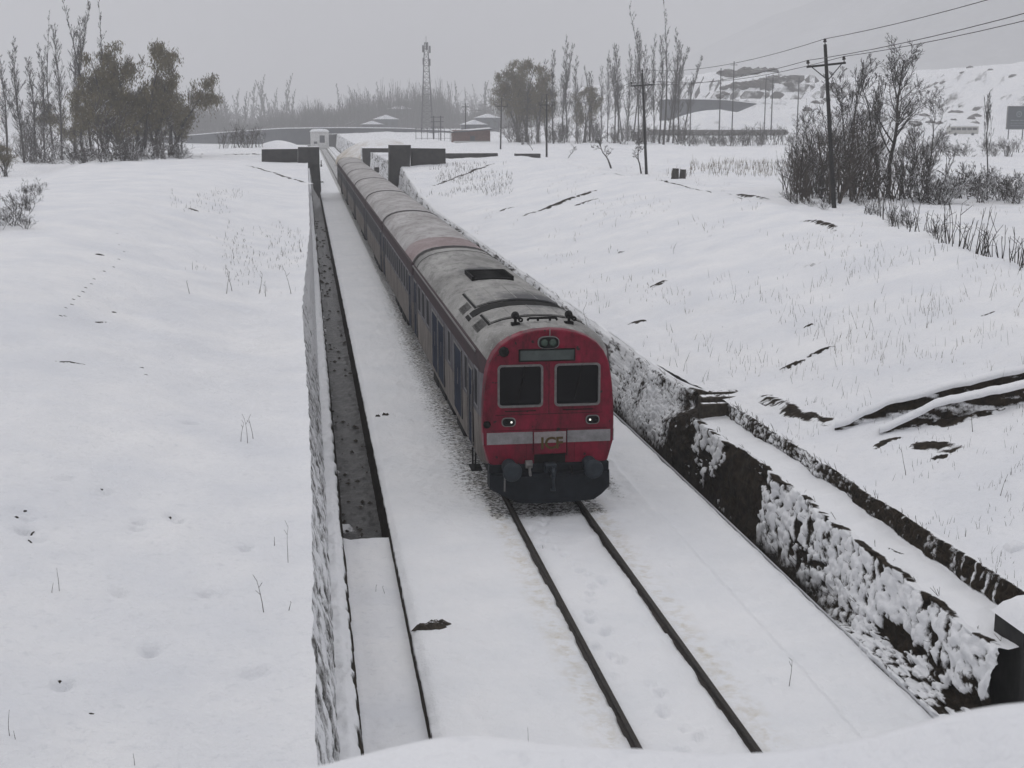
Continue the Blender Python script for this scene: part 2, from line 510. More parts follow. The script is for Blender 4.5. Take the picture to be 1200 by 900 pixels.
def zL(X, Y):
    ex, ez = edgeLx(Y), edgeLz(Y)
    d = np.maximum(ex - X, 0)
    top = 4.65 - 1.5 * (1 - sstep(8, 50, Y))
    far = sstep(210, 320, Y)
    z = ez + (np.maximum(top, ez) - ez) * sstep(0, 11, d) * (1 - far * .6)
    lim = 14.0 + np.clip(Y - 62, -30, 120) * .10
    z = z - 1.5 * sstep(lim, lim + 7, d) * (1 - far)
    z = z + (fbm(X / 9, Y / 14, 3) - .5) * .7 * sstep(0, 6, d) + (fbm(X / 1.6, Y / 2.4, 5, 5) - .5) * .22 * sstep(0, 1.5, d)
    z = z * (1 - sstep(228, 300, Y)) + (.2 + .15 * fbm(X / 20, Y / 20, 2)) * sstep(228, 300, Y)
    for fx, fy, fd in PITS: z = z - fd * np.exp(-((X - fx) ** 2 + ((Y - fy) * .8) ** 2) / .0085) * (Y < 80)
    lip = np.exp(-(d / .22) ** 2)
    return z + lip * (.03 + .10 * (fbm(Y / .9, X * 0 + 4, 8) - .5))
def crestx(Y): return np.interp(Y, [0, 38, 76, 125, 200, 330, 480], [13.5, 16.5, 20.3, 21.6, 23, 25, 25])
def zR(X, Y):
    ex, ez = edgeRx(Y), edgeRz(Y)
    cx = crestx(Y)
    d = np.maximum(X - ex, 0)
    t = np.clip(d / (cx - ex), 0, 1)
    top = 4.55
    z = ez + (top - ez) * (t * .75 + .25 * (t * t * (3 - 2 * t)))
    b = X - cx
    z = z - .35 * sstep(0, 2.5, b)
    fld = sstep(4, 12, b)
    z = z + fld * (.12 * (vnoise(X * 0, Y / 6.0, 4) - .5) + .10 * np.sin(Y / 2.6 + 2 * fbm(X / 40, Y / 40, 9)))
    z = z + (fbm(X / 8, Y / 11, 13) - .5) * .45 * sstep(0, 4, d) + (fbm(X / 1.6, Y / 2.2, 15, 5) - .5) * .30 * sstep(0, 1.0, d)
    lip = np.exp(-(d / .25) ** 2)
    z = z + lip * .12 * (fbm(Y / .7, X * 0 + 4, 18) - .4)
    return z + hills(X, Y)
def ground(x, y):
    x = np.asarray(x, float); y = np.asarray(y, float)
    return np.where(x < -3, zL(np.minimum(x, edgeLx(y)), y), zR(np.maximum(x, edgeRx(y)), y))
def gz(x, y): return float(ground(np.array([x]), np.array([y]))[0])
def on_ground(px, py, guess=4.4):
    """walk a sight line out until it meets the terrain"""
    d = ray(px, py)
    t = np.geomspace(8, 1500, 420)
    for it in range(2):
        P = np.array([CAM_X, 0, CAM_Z]) + t[:, None] * d
        below = P[:, 2] < ground(P[:, 0], P[:, 1])
        i = int(np.argmax(below)) if below.any() else len(t) - 1
        if it == 0: t = np.linspace(t[max(i - 1, 0)], t[i], 24)
    return P[i, 0], P[i, 1], gz(P[i, 0], P[i, 1])

_pr = random.Random(4)
for _x, _y, _n in ((36, 630, 4), (26, 604, 3), (158, 617, 3), (202, 610, 3), (120, 577, 3), (80, 560, 2), (300, 790, 2), (290, 640, 2), (230, 500, 3), (70, 800, 2), (180, 760, 2), (140, 700, 2), (250, 700, 2)):
    for _k in range(_n):
        _p = on_ground(_x + _pr.uniform(-9, 9), _y + _pr.uniform(-6, 6)); PITS.append((_p[0], _p[1], _pr.uniform(.07, .16)))
Yr = np.concatenate([np.geomspace(2, 8, 50), np.geomspace(8.05, 70, 560), np.geomspace(70.6, 520, 300), np.geomspace(526, 3700, 120)])
u = np.linspace(0, 1, 300) ** 1.9
Y2 = np.repeat(Yr[:, None], len(u), 1)
Xl = edgeLx(Y2) - u[None] * (32 + 1.05 * Y2)
gl = grid('ground', Xl, Y2, zL(Xl, Y2), M['snow_bank'])
tag(gl, 'smooth snow covered bank left of the track', None, None, 'structure')
u = np.linspace(0, 1, 300) ** 1.7
Y2 = np.repeat(Yr[:, None], len(u), 1)
Xr = edgeRx(Y2) + u[None] * (34 + 1.1 * Y2)
gr = grid('ground', Xr, Y2, zR(Xr, Y2), M['snow'])
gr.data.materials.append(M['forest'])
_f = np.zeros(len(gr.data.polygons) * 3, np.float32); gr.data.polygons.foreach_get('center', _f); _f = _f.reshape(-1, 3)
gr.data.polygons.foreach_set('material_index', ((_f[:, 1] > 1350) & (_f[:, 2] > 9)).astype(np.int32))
tag(gr, 'snow covered slope and fields right of the track', None, None, 'structure')

# base sheet out to the horizon, under everything and behind the camera
bs = MB(); bs.add([(-4300, -1500, -2.2), (4300, -1500, -2.2), (4300, 5000, -2.2), (-4300, 5000, -2.2)], [(0, 1, 2, 3)])
tag(bs.build('terrain', M['snow_plain']), kind='structure')

# ------------------------------------------------------------------ track bed
LIPX, BALX = -3.87, 4.23
yt = np.concatenate([np.linspace(9, 17, 90), np.arange(17.05, 37, .055), np.geomspace(37.1, 486, 330)])
xt = np.linspace(LIPX, BALX, 150)
xt = np.sort(np.concatenate([xt, np.array([s * (.87 + o) for s in (-1, 1) for o in (-.11, -.07, -.04, .04, .07, .11)])]))
XT, YT = np.meshgrid(xt, yt)
wob = (vnoise(YT / .33, XT * 0 + np.sign(XT) * 3, 21) - .5) * .085
dr = np.abs(np.abs(XT) - .87)
ZT = -.125 - .05 * sstep(1.2, 3.6, np.abs(XT)) + (fbm(XT / .55, YT / .7, 23) - .5) * .085 + (fbm(XT / .16, YT / .2, 24) - .5) * .03 + (fbm(XT / 2.2, YT / 3.5, 25) - .5) * .09
groove = 1 - sstep(.035, .068 + np.maximum(wob, -.02), dr)
ZT -= .06 * groove
ZT -= .035 * sstep(2.66, 2.74, XT) - .02 * np.exp(-((XT - 2.62) / .08) ** 2)
for s_, e_ in ((LIPX, 1), (BALX, -1)):                 # rounded, uneven snow lips
    dd = np.abs(XT - s_)
    ZT -= .10 * np.exp(-(dd / .10) ** 2)
pr = random.Random(3)
for i in range(46):                                    # footprints and pits in the snow between and beside the rails
    if i < 34:
        fy = 17.2 + i * .42 + pr.uniform(-.2, .2); fx = -.25 + .35 * math.sin(i * .4) + pr.choice((-.13, .13)) + pr.uniform(-.1, .1)
    else: fx = pr.uniform(1.5, 2.5); fy = pr.uniform(18, 30)
    dep = pr.uniform(.09, .17) * (1 if i < 34 else .5)
    ZT -= dep * np.exp(-((XT - fx) / .07) ** 2 - ((YT - fy) / .13) ** 2)
    ZT += dep * .3 * np.exp(-(((XT - fx) / .12) ** 2 + ((YT - fy - .1) / .14) ** 2))
ZT = np.minimum(ZT, np.where(dr < .06, -.14, 9))
bare = groove * .95
side = sstep(-2.9, -1.35, XT) * (XT < 0) * sstep(28.8, 33.5, YT) * (1 - sstep(50, 110, YT) * .6) * .60
side2 = np.exp(-((np.abs(XT - 2.05)) / .4) ** 2) * sstep(29.5, 33, YT) * .6
under = sstep(29.6, 30.6, YT) * (1 - sstep(1.3, 1.7, np.abs(XT))) * .62
bare = np.maximum.reduce([bare, side, side2, under])
tb = grid('track_bed', XT, YT, ZT, M['track'], {'bare': bare})
tag(tb, kind='structure')

# rails
rail_prof = [(-.07, -.172), (.07, -.172), (.07, -.155), (.012, -.13), (.012, -.045), (.036, -.032), (.036, -.006), (.026, 0), (-.026, 0), (-.036, -.006), (-.036, -.032), (-.012, -.045), (-.012, -.13), (-.07, -.155)]
track = thing('railway_track', (0, 20, 0), 'single broad gauge track with two dark rails emerging from the snow before the train', 'railway track')
ra = MB(); ra.prism(rail_prof, -11, 466)
rm = ra.mesh('rail')
for sx in (-1, 1):
    o = link('rail', rm, M['rail'] if sx < 0 else None, track); o.location = (sx * .87, 0, 0)

# ------------------------------------------------------------------ left: stone wall, ledge, drain
yd = np.concatenate([np.arange(9, 60, .07), np.geomspace(60.1, 480, 200)])
prof = []                                               # ledge and its ragged edge: X, Z, cover
pl_ = [(-5.36, .33, 1), (-5.2, .34, 1), (-5.09, .30, 1), (-5.05, .24, .75), (-5.03, .05, .2), (-4.99, -.2, .15), (-4.96, -.62, .1), (-4.95, -1.3, .1)]
ps = np.array(pl_); tt = np.linspace(0, len(pl_) - 1, 36)
px_ = np.interp(tt, range(len(pl_)), ps[:, 0]); pz_ = np.interp(tt, range(len(pl_)), ps[:, 1]); pc_ = np.interp(tt, range(len(pl_)), ps[:, 2])
XX = np.repeat(px_[None], len(yd), 0); YY = np.repeat(yd[:, None], len(tt), 1); ZZ = np.repeat(pz_[None], len(yd), 0); CC = np.repeat(pc_[None], len(yd), 0)
lm = lumps(XX / .16, YY / .16, 3) * .06 + (fbm(XX / .5, YY / .5, 2) - .5) * .12
ZZ = ZZ + lm * (CC > .1); XX = XX + (fbm(YY / .3, XX * 0 + 9, 5) - .5) * .10 * sstep(-5.2, -5.08, XX)
CC = CC + (fbm(XX / .3, YY / .25, 6) - .5) * .9
tag(grid('drain_ledge', XX, YY, ZZ, M['bank'], {'cover': CC}), kind='structure')

# drain floor: snow on the covered part near the bridge, wet open channel beyond
def floor_strip(name, y, z, fn, mat):
    x = np.linspace(-4.97, -3.9, 26)
    X_, Y_ = np.meshgrid(x, y)
    Zf = z + (fbm(X_ / .4, Y_ / .6, 41) - .5) * .06
    return tag(grid(name, X_, Y_, Zf, mat, {'cover': fn(X_, Y_)}), kind='structure')
yn = np.arange(9, 30.35, .07)
x = np.linspace(-4.97, -3.9, 30); X_, Y_ = np.meshgrid(x, yn)
Zf = -.46 + (fbm(X_ / .4, Y_ / .6, 41) - .5) * .07 + .05 * np.exp(-((X_ + 4.97) / .12) ** 2) - .25 * np.exp(-((Y_ - 30.36) / .05) ** 2)
tag(grid('drain_floor', X_, Y_, Zf, M['snow_plain']), kind='structure')
mb = MB(); mb.box(-4.99, -3.9, 9, 30.30, -.75, -.56); tag(mb.build('drain_slab', M['concrete']), 'concrete slabs covering the near end of the drain under snow', 'drain cover')
yf = np.concatenate([np.arange(29.5, 70, .09), np.geomspace(70.1, 480, 160)])
x = np.linspace(-4.97, -3.9, 30); X_, Y_ = np.meshgrid(x, yf)
cv = .1 + .62 * np.exp(-((X_ + 4.97) / .15) ** 2) * sstep(.45, .6, fbm(Y_ / 1.6, X_ * 0, 51)) + (fbm(X_ / .3, Y_ / .8, 52) - .5) * .5
cv += .7 * np.exp(-((X_ + 4.8) / .17) ** 2 - ((Y_ - 33.4) / .5) ** 2)
cv -= .9 * sstep(.50, .60, fbm(X_ / .35, Y_ / .8, 57)) * (X_ < -4.3)
Zf = -1.12 + (fbm(X_ / .25, Y_ / .5, 53) - .5) * .08 + .14 * sstep(.35, .8, cv) * lumps(X_ / .2, Y_ / .2, 5)
tag(grid('drain_channel', X_, Y_, Zf, M['drain'], {'cover': cv}), kind='structure')
# right side wall of the drain, ragged snow on its lip
tt = np.linspace(0, 1, 12); yq = np.concatenate([np.arange(9, 60, .08), np.geomspace(60.1, 480, 160)])
T_, Y_ = np.meshgrid(tt, yq)
Xq = -3.955 + .075 * T_ + (fbm(Y_ / .28, T_ * 2, 61) - .5) * .05 * (1 - T_ * .6); Zq = -1.3 + T_ * 1.08
cq = (T_ - .86) * 4 + (fbm(Y_ / .2, T_ * 3, 62) - .5) * .9
tag(grid('drain_wall', Xq, Y_, Zq, M['bank'], {'cover': cq}), kind='structure')
# the battered rubble wall: rough stones bulging from the face, snow caught between and on them
wall_t = thing('retaining_wall', (-5.5, 20, 0), 'long battered rubble wall below the left snow bank, flecked with snow', 'wall')
yb = np.concatenate([np.arange(8, 60, .06), np.geomspace(60.1, 480, 260)])
T_, Y_ = np.meshgrid(np.linspace(0, 1, 46), yb)
Hw = edgeLz(Y_) - .2
st1 = lumps(T_ * Hw / .28 + 40, Y_ / .36, 66); st2 = lumps(T_ * Hw / .13 + 20, Y_ / .16, 67)
Xb = -5.33 + (edgeLx(Y_) - .04 + 5.33) * T_ + (st1 * .10 + st2 * .04 - .06) * np.sin(np.clip(T_ * 1.06, 0, 1) * math.pi) ** .4
Zb = .2 + (Hw - .03) * T_
cw = .27 + .30 * sstep(34, 70, Y_) + .75 * (fbm(T_ * Hw / .5 + Y_ * .35, Y_ / .22, 68, 5) - .42) + .35 * st2 - .25 * (1 - sstep(.0, .5, st1)) + .9 * sstep(.93, 1, T_)
grid('stone_face', Xb + 5.5, Y_ - 20, Zb, M['rubble'], {'cover': cw}, wall_t)

# ------------------------------------------------------------------ right: ditch and snow laden bank
def right_bank():
    near = [(4.23, -.22, 1), (4.27, -.34, .5), (4.36, -.75, 0), (4.55, -1.0, 0), (4.78, -.95, .1), (4.98, -.35, .6), (5.10, .3, .75), (5.20, .86, .35), (5.26, .96, 1.0), (5.6, 1.0, 1.3), (5.96, 1.03, 1.1), (6.02, 1.06, .25), (6.10, 1.28, .3), (6.16, 1.38, 1.0), (6.22, 1.37, 1.3)]
    farp = [(4.23, -.22, 1), (4.27, -.34, .5), (4.40, -.8, 0), (4.55, -1.0, 0), (4.72, -.95, .05), (4.82, -.65, .35), (4.92, -.3, .62), (5.0, -.05, .66), (5.08, .18, .66), (5.16, .42, .68), (5.24, .66, .68), (5.32, .9, .70), (5.42, 1.16, .7), (5.53, 1.36, 1), (5.6, 1.36, 1.3)]
    a, b = np.array(near), np.array(farp)
    n = 190
    tt = np.linspace(0, len(near) - 1, n)
    yy = np.concatenate([np.arange(18.45, 44, .04), np.geomspace(44.1, 484, 330)])
    w = sstep(35.5, 39.5, yy)[:, None]
    def pf(k): return np.interp(tt, range(len(a)), a[:, k])[None] * (1 - w) + np.interp(tt, range(len(b)), b[:, k])[None] * w
    X, Z, C = pf(0), pf(1), pf(2)
    Z = Z + (edgeRz(yy)[:, None] - 1.35) * sstep(4, 13, tt)[None]
    Y = np.repeat(yy[:, None], n, 1)
    Tt = np.repeat(tt[None], len(yy), 0)
    # arc length along the profile for even noise
    ds = np.sqrt(np.diff(X, axis=1) ** 2 + np.diff(Z, axis=1) ** 2); s = np.concatenate([np.zeros((len(yy), 1)), np.cumsum(ds, 1)], 1)
    wx_ = fbm(s / .3, Y / .3, 93) * .35; L1 = lumps(s / .21 + wx_, Y / .24 + wx_, 71); L2 = lumps(s / .085 + wx_, Y / .10, 72)
    patch = fbm(s / 1.1 + fbm(s / .4, Y / .4, 90) * .5, Y / 1.6 + fbm(s / .4, Y / .4, 91) * .5, 73, 6) + .10 * (L1 - .5) + .10 * (L2 - .5) + .16 * (fbm(s / .22, Y / .22, 92) - .5)
    ww = np.repeat(w, n, 1)
    X = X + (.22 * (fbm(Y / 1.7, Y * 0 + 1, 97, 5) - .5) + .10 * (fbm(Y / .35, s / 3, 98, 3) - .5)) * sstep(3.6, 5, Tt) * (1 - sstep(12.5, 13.6, Tt))
    Z = Z + .22 * (fbm(Y / 1.3, Y * 0 + 6, 99, 5) - .5) * sstep(5.5, 7, Tt) * (1 - sstep(10.5, 12.4, Tt))
    face = sstep(4.2, 5.2, Tt) * (1 - sstep(7.4, 8.0, Tt)) * (1 - ww) + sstep(4.5, 6, Tt) * (1 - sstep(12.3, 13, Tt)) * ww
    fill = 1 - sstep(21.5, 27, Y)
    Z = Z + fill * .58 * sstep(1.2, 2.6, Tt) * (1 - sstep(3.6, 5.6, Tt))
    face = np.maximum(face, fill * sstep(1.4, 2.4, Tt) * (1 - sstep(7.4, 8.0, Tt)))
    upper = sstep(10.6, 11.2, Tt) * (1 - sstep(12.7, 13.2, Tt)) * (1 - ww)
    near_y = 1 - sstep(23, 31, Y)
    bush = sstep(.455 - .17 * near_y, .56 - .14 * near_y, patch)       # fuller bushes close to the bridge, bare earth further up
    bush = np.where(ww > .5, .8 + .2 * bush, bush)
    h = (L1 * .75 + L2 * .5) * bush
    amp = .18 * (1 - ww) + .08 * ww
    nx, nz = -.86, .5
    rgh = (fbm(s / .45, Y / .5, 95, 5) - .5) * .30 * face * (1 - .6 * bush)
    X = X + nx * rgh; Z = Z + nz * rgh
    X = X + nx * h * amp * face + nx * (L2 * .8) * .10 * upper
    Z = Z + nz * h * amp * face + nz * (L2 * .8) * .10 * upper + .10 * (1 - sstep(20, 27, Y)) * sstep(11.2, 12.6, Tt) * (1 - ww)
    Z = Z + (fbm(s / .5, Y / .6, 75) - .5) * .09 * sstep(7.9, 8.5, Tt) * (1 - sstep(10.3, 11, Tt))
    cov = C.copy()
    fcov = np.clip(-.47 + 1.25 * h + .30 * bush * (fbm(s / .5, Y / .5, 88) > .38) + 1.0 * (fbm(s / .22, Y / .22, 89, 5) - .5) + .22 * (1 - bush) * (fbm(s / .16, Y / .2, 87, 4) > .56), -1, 1.5)
    fcov_far = .32 + .55 * L2 + (fbm(s / .45, Y / .8, 78) - .5) * 1.1
    cov = cov * (1 - face) + face * (fcov * (1 - ww) + fcov_far * ww)
    up_far = -.1 + .75 * L2 + .9 * (fbm(s / .5, Y / .9, 76) - .35)
    up_near = -.30 + .45 * L2 + 1.3 * (fbm(s / .30 + fbm(s / .5, Y / .5, 61) * 2, Y / .14 + fbm(s / .4, Y / .6, 62) * 3, 76, 5) - .42) + .5 * (fbm(s, Y / 1.6, 86, 3) - .45)
    nu = 1 - sstep(24, 31, Y)
    cov = cov * (1 - upper) + upper * (up_far * (1 - nu) + up_near * nu)
    # bare earth at the culvert mouth
    cul = np.exp(-((Y - 36.6) / 1.0) ** 2) * (Tt > 3) * (1 - sstep(12.6, 13.2, Tt))
    cov = cov - 1.6 * cul * sstep(.3, .6, fbm(s / .5, Y / .5, 79) + .15)
    # ragged edge of the ledge
    cov = cov - .9 * (1 - ww) * np.exp(-((Tt - 7.6) / .45) ** 2) * sstep(.38, .62, fbm(s / .3, Y / .5, 80))
    return X, Y, Z, cov
X, Y, Z, cov = right_bank()
tag(grid('ditch_bank', X, Y, Z, M['bank'], {'cover': cov}), 'dark earth bank of the right ditch with snow laden bushes', None, None, 'structure')

# ------------------------------------------------------------------ generic leafless wood
class Wood:
    def __init__(s): s.p0 = []; s.p1 = []; s.r0 = []; s.r1 = []
    def seg(s, a, b, ra_, rb):
        s.p0.append(a); s.p1.append(b); s.r0.append(ra_); s.r1.append(rb)
    def mesh(s, name, n=4, smooth=True):
        p0 = np.array(s.p0); p1 = np.array(s.p1); r0 = np.array(s.r0); r1 = np.array(s.r1)
        d = p1 - p0; d /= np.linalg.norm(d, axis=1)[:, None] + 1e-9
        a = np.where(np.abs(d[:, 2:3]) < .9, np.array([[0, 0, 1.]]), np.array([[1., 0, 0]]))
        uu = np.cross(d, a); uu /= np.linalg.norm(uu, axis=1)[:, None]; ww = np.cross(d, uu)
        t = np.arange(n) * 2 * math.pi / n
        ring = np.cos(t)[None, :, None] * uu[:, None] + np.sin(t)[None, :, None] * ww[:, None]
        v = np.concatenate([p0[:, None] + ring * r0[:, None, None], p1[:, None] + ring * r1[:, None, None]], 1).reshape(-1, 3)
        base = np.arange(len(p0))[:, None] * 2 * n
        i = np.arange(n)
        f = np.stack([base + i, base + n + i, base + n + (i + 1) % n, base + (i + 1) % n], -1).reshape(-1, 4)
        return np_mesh(name, v, f, smooth)
def rot_dir(d, ang, az):
    d = d / np.linalg.norm(d)
    a = np.array([0, 0, 1.]) if abs(d[2]) < .95 else np.array([1., 0, 0])
    u_ = np.cross(d, a); u_ /= np.linalg.norm(u_); w_ = np.cross(d, u_)
    return d * math.cos(ang) + (u_ * math.cos(az) + w_ * math.sin(az)) * math.sin(ang)
def grow(W, p, d, L, r, depth, g, p_child, up=.15, wob=.12, tips=None, rmin=.012, ang=(.35, .8), T=None):
    nseg = max(2, int(4 + L))
    if depth == 0: nseg = 3
    pts = [p]; dirs = []
    for i in range(nseg):
        d = d + np.array([g.gauss(0, wob), g.gauss(0, wob), g.gauss(0, wob) + up * .3]); d /= np.linalg.norm(d)
        q = p + d * (L / nseg)
        ra_ = max(r * (1 - .85 * i / nseg), rmin); rb = max(r * (1 - .85 * (i + 1) / nseg), rmin * .7)
        (T if T is not None else W).seg(p, q, ra_, rb)
        p = q; pts.append(p); dirs.append(d)
    if tips is not None and depth <= 1: tips.append((pts, d))
    if depth > 0:
        nch = p_child[depth]
        for c in range(nch):
            t = g.uniform(.18 if depth < 3 else .28, .98)
            i = min(int(t * nseg), nseg - 1)
            pp = pts[i] + (pts[i + 1] - pts[i]) * (t * nseg - i)
            cd = rot_dir(dirs[i], g.uniform(*ang), g.uniform(0, 6.283))
            cd[2] += up; cd /= np.linalg.norm(cd)
            grow(W, pp, cd, L * g.uniform(.28, .5) * (1.15 - .6 * t), max(r * (1 - .85 * t) * .5, rmin), depth - 1, g, p_child, up, wob * 1.2, tips, rmin, ang)
def bare_tree(seed, H, r, kids=(0, 5, 7, 26), up=.25, wob=.05, ang=(.35, .75), rmin=.014, lean=0, n=4):
    g = random.Random(seed); T, W = Wood(), Wood()
    d = np.array([math.sin(lean), g.uniform(-.05, .05), 1.])
    grow(W, np.zeros(3), d, H, r, 3, g, kids, up, wob, None, rmin, ang, T)
    return T.mesh('trunk', 6), W.mesh('crown', n)
def poplar(seed, H, r, rmin=.02, n_lat=30, start=.25, spread=.22, n=4):
    """tall slim tree with steep side branches and a tuft of twigs at the top"""
    g = random.Random(seed); T, W = Wood(), Wood()
    p = np.zeros(3); d = np.array([g.uniform(-.05, .05), g.uniform(-.04, .04), 1.]); ns = 14; pts = [p]
    for i in range(ns):
        d = d + np.array([g.gauss(0, .03), g.gauss(0, .03), .03]); d /= np.linalg.norm(d)
        q = p + d * H / ns
        T.seg(p, q, max(r * (1 - i / ns), rmin), max(r * (1 - (i + 1) / ns), rmin * .8)); p = q; pts.append(p)
    for k in range(n_lat):
        t = start + (1 - start) * (k + g.random()) / n_lat
        i = min(int(t * ns), ns - 1); pp = pts[i] + (pts[i + 1] - pts[i]) * (t * ns - i)
        a = g.uniform(.18, .52)
        dd = rot_dir(np.array([0, 0, 1.]), a, g.uniform(0, 6.283))
        grow(W, pp, dd, H * spread * g.uniform(.5, 1.1) * (1.25 - .9 * t), max(r * .35 * (1 - t), rmin), 2, g, (0, 6, 7), .20, .05, None, rmin, (.25, .6))
    return T.mesh('trunk', 6), W.mesh('crown', n)
def willow(seed, H, r, leaves=5200, leafsize=.17, rmin=.016):
    """leaning limbs with drooping leafy twigs"""
    g = random.Random(seed); T, W = Wood(), Wood(); tips = []
    for k in range(g.choice((2, 3))):
        d = np.array([g.uniform(-.28, .28), g.uniform(-.25, .25), 1.])
        grow(W, np.array([g.uniform(-.3, .3), g.uniform(-.3, .3), 0.]), d, H * g.uniform(.75, 1.0), r, 3, g, (0, 5, 5, 11), .03, .10, tips, rmin, (.55, 1.15), T)
    nr = np.random.default_rng(seed)
    P = []
    for pts, d in tips:
        if pts[-1][2] < H * .30 or g.random() < .10: continue
        for q in pts[1:]: P.append(q)
    P = np.array(P)
    idx = nr.integers(0, len(P), leaves)
    c = P[idx] + nr.normal(0, .27, (leaves, 3)) * np.array([1, 1, .7]); c[:, 2] -= nr.exponential(.28, leaves)
    ax = nr.normal(0, .5, (leaves, 3)); ax[:, 2] -= 1.1; ax /= np.linalg.norm(ax, axis=1)[:, None]
    sd_ = nr.normal(0, 1, (leaves, 3)); sd_ = np.cross(ax, sd_); sd_ /= np.linalg.norm(sd_, axis=1)[:, None]
    ln = leafsize * nr.uniform(.7, 1.5, (leaves, 1)); wd = ln * .22
    v = np.stack([c - ax * ln, c + sd_ * wd, c + ax * ln, c - sd_ * wd], 1).reshape(-1, 3)
    f = np.arange(leaves * 4).reshape(-1, 4)
    return T.mesh('trunk', 7), W.mesh('branches', 4), np_mesh('crown', v, f)
def shrub(seed, H, stems=9, spread=.45, rmin=.012, kids=(0, 4, 6), up=.12):
    g = random.Random(seed); W = Wood()
    for k in range(stems):
        d = np.array([g.gauss(0, spread), g.gauss(0, spread), 1.])
        grow(W, np.array([g.gauss(0, H * .08), g.gauss(0, H * .08), -.05]), d, H * g.uniform(.55, 1.0), H * .011, 2, g, kids, up, .12, None, rmin, (.3, .8))
    return W.mesh('stems', 3)

def tree_thing(name, loc, label, cat, group, trunk, crown, mt, mc, branches=None, rz=0, s=1.0, sz=None):
    o = thing(name, loc, label, cat, group, rz)
    o.scale = (s, s, sz or s)
    for nm, me, m_ in (('trunk', trunk, mt), ('branches', branches, mt), ('crown', crown, mc)):
        if me is None: continue
        if not me.materials: me.materials.append(m_)
        link(nm, me, None, o)
    return o

# ------------------------------------------------------------------ the train
D0 = 30.55
M['side_frame'] = simple('side_window_frame', (.17, .168, .178), .8, 0, .05, (.24, .238, .245), 4)
M['side_glass'] = simple('dull_side_glass', (.010, .011, .014), .6, 0, .06)
M['door_dark'] = simple('navy_door', (.012, .018, .034), .8, 0, .05, (.030, .038, .060), 2)
def mat_body():
    m, N, L, P = new_mat('coach_paint')
    tc = N.new('ShaderNodeTexCoord'); v = tc.outputs['Object']
    sx = N.new('ShaderNodeSeparateXYZ'); L.new(v, sx.inputs[0]); z = sx.outputs['Z']
    low = mixc(N, L, ramp(N, L, noise(N, L, 1.6, 5, .7, v, scl=(1, 1, .35)), .35, .7), (.25, .228, .21), (.12, .105, .095))
    mid = mixc(N, L, ramp(N, L, noise(N, L, 1.1, 4, .6, v), .35, .7), (.17, .168, .18), (.085, .083, .095))
    top = mixc(N, L, noise(N, L, 3, 4, .6, v), (.070, .042, .048), (.055, .045, .049))
    c = mixc(N, L, ramp(N, L, z, .0, 1.0), low, low)
    gt = lambda h: math_(N, L, 'GREATER_THAN', z, h)
    c = mixc(N, L, gt(2.22), low, mid)
    c = mixc(N, L, gt(3.30), c, top)
    drt = noise(N, L, 2.5, 6, .75, v, scl=(1, 1, .25))
    c = mixc(N, L, math_(N, L, 'MULTIPLY', ramp(N, L, drt, .44, .68), .7), c, (.045, .038, .034))
    L.new(c, P.inputs['Base Color']); P.inputs['Roughness'].default_value = .75; P.inputs['Specular IOR Level'].default_value = .08
    return m
def mat_roof(name, c1, c2, dirt, amt):
    m, N, L, P = new_mat(name)
    tc = N.new('ShaderNodeTexCoord'); v = tc.outputs['Object']
    n1 = noise(N, L, .55, 5, .65, v, scl=(1, .5, 1)); n2 = noise(N, L, 3.0, 6, .75, v, scl=(1, .35, 1)); n3 = noise(N, L, 14, 4, .7, v)
    c = mixc(N, L, ramp(N, L, n1, .34, .68), c1, c2)
    c = mixc(N, L, math_(N, L, 'MULTIPLY', ramp(N, L, n2, .48, .72), amt), c, dirt)
    c = mixc(N, L, math_(N, L, 'MULTIPLY', ramp(N, L, n3, .55, .75), .35), c, (.62, .63, .65))
    L.new(c, P.inputs['Base Color']); P.inputs['Roughness'].default_value = .65
    bump(N, L, P, n3, .25, .015)
    return m
M['body'] = mat_body()
M['roof'] = mat_roof('snow_dusted_roof', (.42, .41, .41), (.19, .178, .172), (.10, .075, .066), .85)
M['roof_end'] = mat_roof('rust_stained_roof', (.17, .11, .11), (.27, .22, .22), (.10, .055, .05), .7)
M['roof_cab'] = mat_roof('grimy_grey_roof', (.32, .315, .30), (.115, .112, .104), (.035, .033, .03), .85)
M['hatch'] = mat_roof('roof_hatch_paint', (.30, .295, .28), (.17, .166, .155), (.03, .034, .042), .85)
def soot_stain(m, cx, cy_, rx, ry):
    N, L = m.node_tree.nodes, m.node_tree.links; P = N['Principled BSDF']
    src = P.inputs['Base Color'].links[0].from_socket
    tc = N.new('ShaderNodeTexCoord'); mp = N.new('ShaderNodeMapping'); mp.vector_type = 'TEXTURE'
    mp.inputs['Location'].default_value = (cx, cy_, 4.4); mp.inputs['Scale'].default_value = (rx, ry, 1)
    L.new(tc.outputs['Object'], mp.inputs['Vector'])
    ln = N.new('ShaderNodeVectorMath'); ln.operation = 'LENGTH'; L.new(mp.outputs['Vector'], ln.inputs[0])
    d = math_(N, L, 'ADD', ln.outputs['Value'], math_(N, L, 'MULTIPLY', math_(N, L, 'SUBTRACT', noise(N, L, 2.5, 6, .75, tc.outputs['Object']), .5), 1.4))
    L.new(mixc(N, L, ramp(N, L, d, .45, 1.05, (.92, .92, .92), (0, 0, 0)), src, (.012, .014, .020)), P.inputs['Base Color'])
soot_stain(M['hatch'], .5, 5.0, 1.3, 2.0)
soot_stain(M['roof_cab'], .1, 12.4, 1.0, 1.5)
